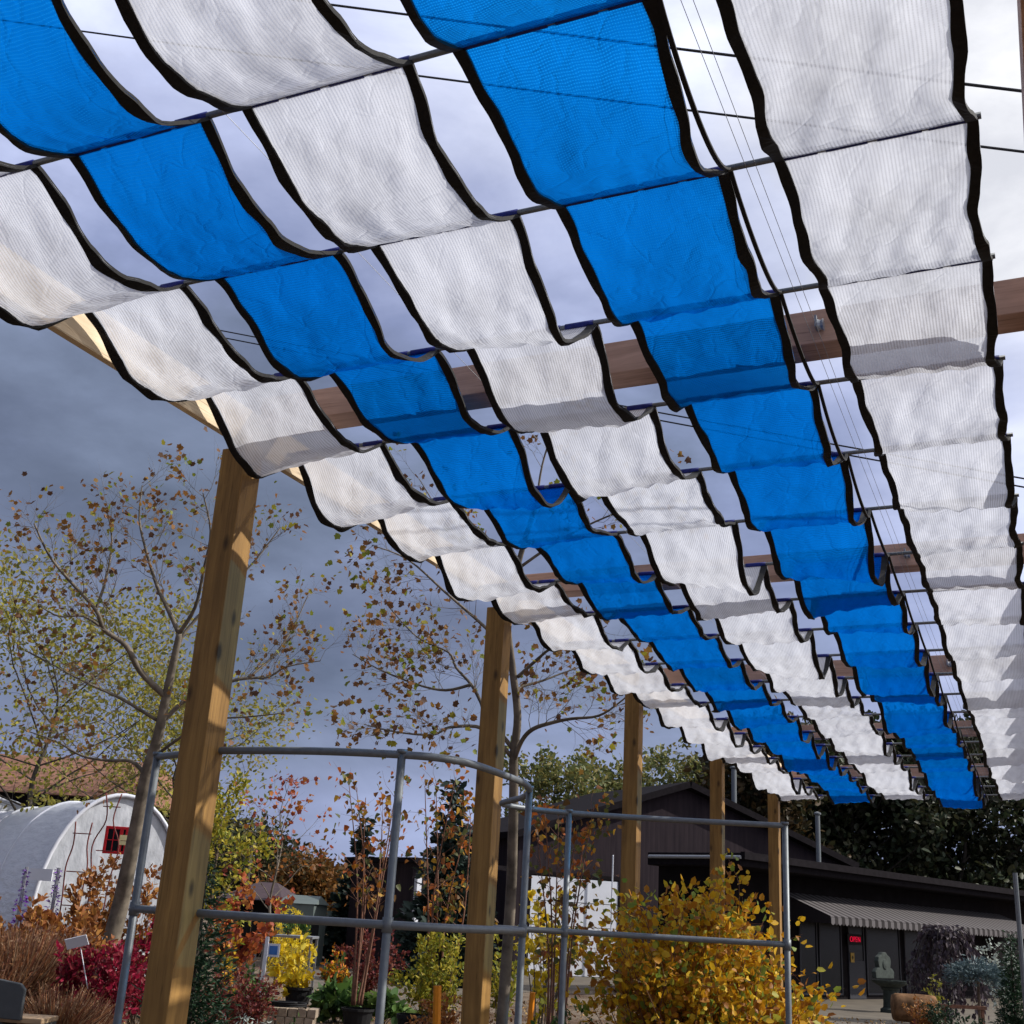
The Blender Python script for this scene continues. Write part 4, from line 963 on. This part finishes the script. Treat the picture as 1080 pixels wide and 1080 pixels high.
bush('spirea', 'amber brown low shrub just right of the second nearest post', gp(524, 13.4), .7, .86, 111, L['rust'], 1200, .05, T_OVAL, None, 26, .05)
bush('dogwood', 'lime green shrub between the second post and the pipe upright', gp(533, 17), .6, 1.75, 112, L['yellowgreen'], 500, .08, T_OVAL, None, 14, .4)
bush('artemisia', 'low silvery white mound below the burgundy barberry', gp(266, 13.9), .62, .42, 113, L['silver'], 900, .055, T_NARROW, None, 26, .02, cat='plant')
bush('heather', 'low yellow-green mound in front of the silvery plant', gp(276, 13.4), .5, .36, 114, L['yellowgreen'], 700, .05, T_NARROW, None, 20, .02, cat='plant')
bush('juniper', 'low dark green spreading plant at the bottom edge by the pavers', gp(318, 13.3), 1.0, .4, 115, L['green'], 1200, .06, T_NARROW, None, 30, .02, cat='plant')
bush('sedum', 'grey-green plant beside the burgundy barberry, under the shade of taller shrubs', gp(282, 17.5), .7, .85, 116, L['green'], 600, .075, T_OVAL, None, 18, .1, cat='plant')
bush('boxwood', 'dark green shrub to the left of the large golden shrub', gp(614, 8.8), .6, 1.35, 117, L['green'], 900, .045, T_OVAL, None, 26, .2)
# hard bits
M['paver'] = plain('paver', (.34, .27, .20), .95, var=.3, scale=12, bump=.5)
B_ = gp(294, 17.6); rv = rr_; bk = Vector((-rv.y, rv.x, 0)); rnd = random.Random(3)
proto = None
for lay in range(2):
    for q in range(5):
        for dp in range(2):
            o = MB().box((0, 0, 0), (.125, .18, .115)).build('paving_block', M['paver'], bevel=.008)
            p = B_ + rv * (q * .137 + .03 * lay + rnd.uniform(-.006, .006)) + bk * (dp * .2) + Vector((0, 0, .002 + lay * .118)); o.location = p; o.rotation_euler = (0, 0, rzc + rnd.uniform(-.05, .05))
            tag(o, 'tan concrete block in the low stack below the lemon yellow shrub', 'paving block', 'stacked concrete blocks')
def plank(label, u, v, Ln, wd, th, ang, mat, name='board', cat='board'):
    o = MB().box((-Ln / 2, -wd / 2, 0), (Ln / 2, wd / 2, th)).build(name, mat, bevel=.004); p = gr(u, v); o.location = (p.x, p.y, .008); o.rotation_euler = (0, 0, rzc + ang); return tag(o, label, cat)
M['tan_wood'] = wood('tan_wood', 0, (.30, .20, .12), (.50, .36, .22), knots=False)
plank('tan weathered board on the ground right of the stacked blocks', 340, 1052, .9, .16, .05, .5, M['tan_wood'])
plank('grey board lying flat in front of the stacked blocks', 312, 1062, .8, .14, .04, -.25, M['tan_wood'])
plank('black flat nursery tray on the ground near the bottom of the picture', 352, 1072, .55, .32, .05, .1, M['black_pot'], 'nursery_tray', 'tray')
plank('flat grey stone slab on the ground under the crimson shrub', 114, 1065, .5, .3, .06, .2, M['dull_steel'], 'stone_slab', 'stone')
hose = MB(); P = [Vector((.28 * math.cos(a * .5) * (1 + .05 * math.sin(a)), .2 * math.sin(a * .5), .26 + .012 * (a / 6.28))) for a in np.linspace(0, 36, 90)]
hose.tube(P, .013, 5); o = hose.build('hose_coil', M['black_pot'], smooth=True); o.location = gp(312, 17.5) + bk * .12; o.rotation_euler = (0, 0, rzc); o.location.z = -.01; tag(o, 'coil of black hose lying on the stacked concrete blocks', 'hose')
def stake(label, u, d, vt, r, mat, name='stake', tilt=(0, 0)):
    B_ = gp(u, d); h = H + (hz(u) - vt) * px(d); o = MB().tube([(0, 0, 0), (tilt[0] * .5, tilt[1] * .5, h * .5), (tilt[0], tilt[1], h)], r, 8).build(name, mat); o.location = B_; return tag(o, label, name.replace('_', ' '))
M['orange_plastic'] = plain('orange_plastic', (.75, .25, .01), .5, var=.1)
stake('leaning orange plastic marker among the thin birch stems', 560, 11, 1040, .028, M['orange_plastic'], 'marker_stake', (.05, 0))
stake('short orange plastic marker beside the second nearest post', 471, 13.0, 1034, .045, M['orange_plastic'], 'marker_stake', (-.05, 0))
o = thing('plant_sign', 'white stake with small blue and white sign left of the lemon yellow shrub', 'sign', gp(286, 17.6)); hs = H + (hz(287) - 985) * px(17.6)
MB().box((-.025, -.012, 0), (.025, .012, hs)).build('stake', M['white_paint'], o)
M['blue_paper'] = plain('blue_paper', (.05, .16, .45), .6, var=.1)
pl = MB().box((.03, -.014, hs - .27), (.20, -.004, hs - .09)).build('panel', M['white_paint'], o); MB().box((.05, -.018, hs - .24), (.17, -.0145, hs - .12)).build('print', M['blue_paper'], o); o.rotation_euler = (0, 0, rzc)
o = thing('plant_label', 'tilted white plastic sign sticking up over the crimson shrub', 'sign', at(81, 994, 14.4), rzc)
b = MB().box((-.13, -.006, -.06), (.13, .006, .07)).build('panel', M['white_paint'], o); b.rotation_euler = (.5, -.28, 0)
MB().tube([(.05, .02, -.06), (.22, .05, -.55)], .006, 5).build('stake', M['white_paint'], o)
# nursery table with small plants
o = thing('nursery_table', 'grey metal bench table behind the lemon yellow shrub', 'table', gp(318, 22.5), rzc); zt_ = H + (hz(318) - 984) * px(22.5)
MB().box((-.75, -.4, zt_ - .04), (.33, .4, zt_)).build('top', M['dull_steel'], o)
for xx in (-.72, .28):
    for yy in (-.37, .33): MB().box((xx, yy, 0), (xx + .04, yy + .04, zt_ - .041)).build('leg', M['dull_steel'], o)
for q, (xx, lb_) in enumerate(((-.62, 'left'), (-.2, 'middle'), (.12, 'right'))):
    bush('potted_herb', 'small grey-green plant standing on the metal table, %s one' % lb_, gp(318, 22.5) + rv * xx + Vector((0, 0, zt_)), .3, .3, 130 + q, L['green'], 180, .05, T_OVAL, None, 10, .02, cat='plant', group='plants on the metal table')
# dark plastic bench at the left edge
M['charcoal'] = plain('charcoal', (.055, .06, .065), .6, var=.15, scale=8)
d = 12.2; o = thing('garden_bench', 'charcoal plastic garden bench with tan seat board, cut by the left edge', 'bench', gp(22, d), rzc)
zz1 = H + (hz(10) - 1029) * px(d); zz0 = H + (hz(10) - 1060) * px(d); sp_ = px(d)
MB().prism([(-.45, -.25, zz0 + .03), (33 * sp_, -.25, zz0 + .0), (32 * sp_, -.25, zz1 - .02), (27 * sp_, -.25, zz1 + .03), (-.45, -.25, zz1 + .13)], (0, .06, 0)).build('backrest', M['charcoal'], o, bevel=.01)
MB().box((-.5, -.18, zz0 - .03), (52 * sp_, .28, zz0 + .02)).build('seat', M['tan_wood'], o, bevel=.008)
for xx in (4, 44): MB().prism([(xx * sp_, -.2, zz0 - .031), (xx * sp_ + .09, -.2, zz0 - .031), (xx * sp_ + .0, -.2, 0), (xx * sp_ - .09, -.2, 0)], (0, .42, 0)).build('leg', M['charcoal'], o)

# ------------------------------------------------------------------ right-hand side by the shop
M['stone'] = plain('stone', (.042, .052, .046), .9, var=.3, scale=14, bump=.5)
B_ = gp(937, 29.5); s_ = px(29.5); o = thing('stone_fountain', 'grey stone wall fountain with shell-shaped back on a pedestal by the shop', 'fountain', B_, rzb)
zb0 = H - (1031 - hz(937)) * s_ + .0
MB().lathe([(.26, 0), (.26, .08), (.19, .12), (.17, .55), (.2, zb0 - .22), (.24, zb0 - .17)], 18).build('pedestal', M['stone'], o)
MB().lathe([(.2, zb0 - .169), (.42, zb0 - .06), (.46, zb0), (.40, zb0), (.36, zb0 - .04)], 22).build('basin', M['stone'], o)
shp = [(-.40, 0), (.40, 0), (.42, .16), (.34, .24), (.25, .27), (.29, .42), (.26, .52), (.14, .58), (.08, .64), (-.08, .64), (-.14, .58), (-.26, .52), (-.29, .42), (-.25, .27), (-.34, .24), (-.42, .16)]
MB().prism([(x * 1.12, .12, zb0 + .03 + z * .95) for x, z in shp], (0, .12, 0)).build('back_panel', M['stone'], o, bevel=.02)
MB().lathe([(.13, 0), (.11, .02), (.05, .03)], 14, M=Matrix.Translation((0, .119, zb0 + .36)) @ Matrix.Rotation(PI / 2, 4, 'X')).build('rosette', M['stone'], o)
M['terracotta'] = plain('terracotta', (.17, .095, .05), .95, var=.6, scale=6, bump=.8, spec=.05)
p = gp(962, 22.5); rr2 = 13.5 * px(22.5)
o = thing('log_planter', 'big tan and rust round log lying on its side on a short stand', 'planter', p, rzc - .12)
MB().lathe([(.05, 0), (rr2 * .9, .01), (rr2, .06), (rr2 * 1.03, .5), (rr2 * .98, .78), (rr2 * .8, .8)], 22, M=Matrix.Translation((-.42, 0, rr2 + .24)) @ Matrix.Rotation(PI / 2, 4, 'Y')).build('log', M['terracotta'], o, smooth=True)
MB().box((-.08, -.2, 0), (.2, .2, .3)).build('stand', M['rust_red'], o)
M['grey_pot'] = plain('grey_pot', (.26, .27, .29), .7, var=.15)
for u, d, lab in ((969, 20.2, 'left'), (985, 20.0, 'right')):
    pot('pale grey flowerpot in front of the log, %s one' % lab, gp(u, d), .14, .28, M['grey_pot'], 'pale grey flowerpots')
    bush('boxwood', 'dark rounded box plant in the %s pale grey pot' % lab, gp(u, d) + Vector((0, 0, .26)), .55, .5, 140 + u, L['darkgreen'] if lab == 'right' else L['rust'], 900, .04, T_OVAL, None, 24, .02, cat='plant')
bush('golden_cypress', 'small yellow-green mound behind the two grey pots', gp(982, 24), .5, .95, 150, L['yellowgreen'], 500, .06, T_NARROW, None, 16, .3, cat='plant')
# weeping dark tree
rng3 = np.random.default_rng(9); B_ = gp(998, 26); h = H + (hz(998) - 980) * px(26); o = thing('weeping_tree', 'weeping purple-brown tree under the right end of the awning', 'tree', B_)
mb = MB(); mb.tube([(0, 0, 0), (.03, 0, h * .5), (0, 0, h * .92)], [.05, .04, .03], 7); tips = []
for q in range(46):
    an = rng3.uniform(0, 6.28); R_ = rng3.uniform(.25, .8); P = crom([Vector((0, 0, h * .88)), Vector((math.cos(an) * R_ * .6, math.sin(an) * R_ * .6, h * rng3.uniform(.9, 1.0))), Vector((math.cos(an) * R_, math.sin(an) * R_, h * .6)), Vector((math.cos(an) * R_ * 1.05, math.sin(an) * R_ * 1.05, h * rng3.uniform(.12, .3)))], 5)
    mb.tube(P, [.012 * (1 - .8 * k / (len(P) - 1)) for k in range(len(P))], 4, False); tips += [(P[k], (P[k] - P[k - 1]).normalized()) for k in range(3, len(P))]
mb.build('trunk', M['bark_dark'], o); C, D = pick(rng3, tips, 2600, .05); leaves('crown', rng3, C, .10, T_OVAL, L['purplebrown'], o, hang=.8, D=D)
# blue spruce on a stem
B_ = gp(1028, 23); h = H + (hz(1028) - 1014) * px(23); o = thing('blue_spruce', 'flat-topped blue spruce on a bare stem near the right edge', 'tree', B_); rng3 = np.random.default_rng(10)
MB().tube([(0, 0, 0), (.02, 0, h * .75)], [.035, .025], 7).build('trunk', M['bark_brown'], o)
n = 3200; a = rng3.uniform(0, 6.28, n); r_ = np.sqrt(rng3.uniform(0, 1, n)) * .5 * (1 + .15 * np.sin(a * 5)); zz_ = h - .12 - .5 * r_ ** 2 * 1.2 + rng3.normal(size=n) * .07 + .05 * np.sin(a * 7 + r_ * 9)
leaves('needles', rng3, np.stack([np.cos(a) * r_, np.sin(a) * r_, zz_], 1), .10, T_NARROW, L['bluespruce'], o, D=np.stack([np.cos(a), np.sin(a), .3 + 0 * a], 1))
conifer('columnar_yew', 'narrow dark green conifer at the right edge beside the steel pole', gp(1066, 21), H + (hz(1066) - 985) * px(21), .62, 12, L['darkgreen'], .09, 34, fill=20, droop=-.3, power=.5)
bush('variegated_shrub', 'pale grey-green shrub between the blue spruce and the dark conifer', gp(1054, 24.5), .75, 1.9, 151, L['silver'], 700, .06, T_OVAL, None, 18, .8)
for i, (u, d, w_, h_, mt, lab) in enumerate(((1010, 20.6, .8, .5, 'darkgreen', 'low dark green shrub below the blue spruce, left one'), (1033, 20.4, .8, .45, 'darkgreen', 'low dark green shrub below the blue spruce, right one'), (1046, 19.3, .55, .38, 'yellowgreen', 'low yellow-green mound at the bottom right, left one'), (1072, 19.3, .6, .4, 'yellowgreen', 'low yellow-green mound in the bottom right corner'))):
    bush('low_shrub', lab, gp(u, d), w_, h_, 160 + i, L[mt], 800, .05, T_OVAL, None, 24, .02, group='low shrubs by the shop')
o = thing('wooden_bench', 'dark low wooden rail bench behind the grey pots', 'bench', gp(1010, 22.6), rzc); MB().box((-.4, -.05, .52), (.45, .05, .58)).build('rail', M['bark_red'], o)
for xx in (-.36, .36): MB().box((xx, -.03, 0), (xx + .05, .03, .519)).build('leg', M['bark_red'], o)
stake('grey steel pole standing at the far right edge', 1077, 18, 924, .035, M['galv'], 'steel_pole')
# leaf litter
rng3 = np.random.default_rng(20); n = 9000; Cc = []
for _ in range(n):
    u = rng3.uniform(-60, 1100); dd = rng3.uniform(11, 26); q = gp(u, dd); Cc.append((q.x, q.y, .015 + rng3.uniform(0, .01)))
o = leaves('leaf_litter', rng3, np.array(Cc), .06, T_OVAL, L['litter'], None); tag(o, kind='stuff')
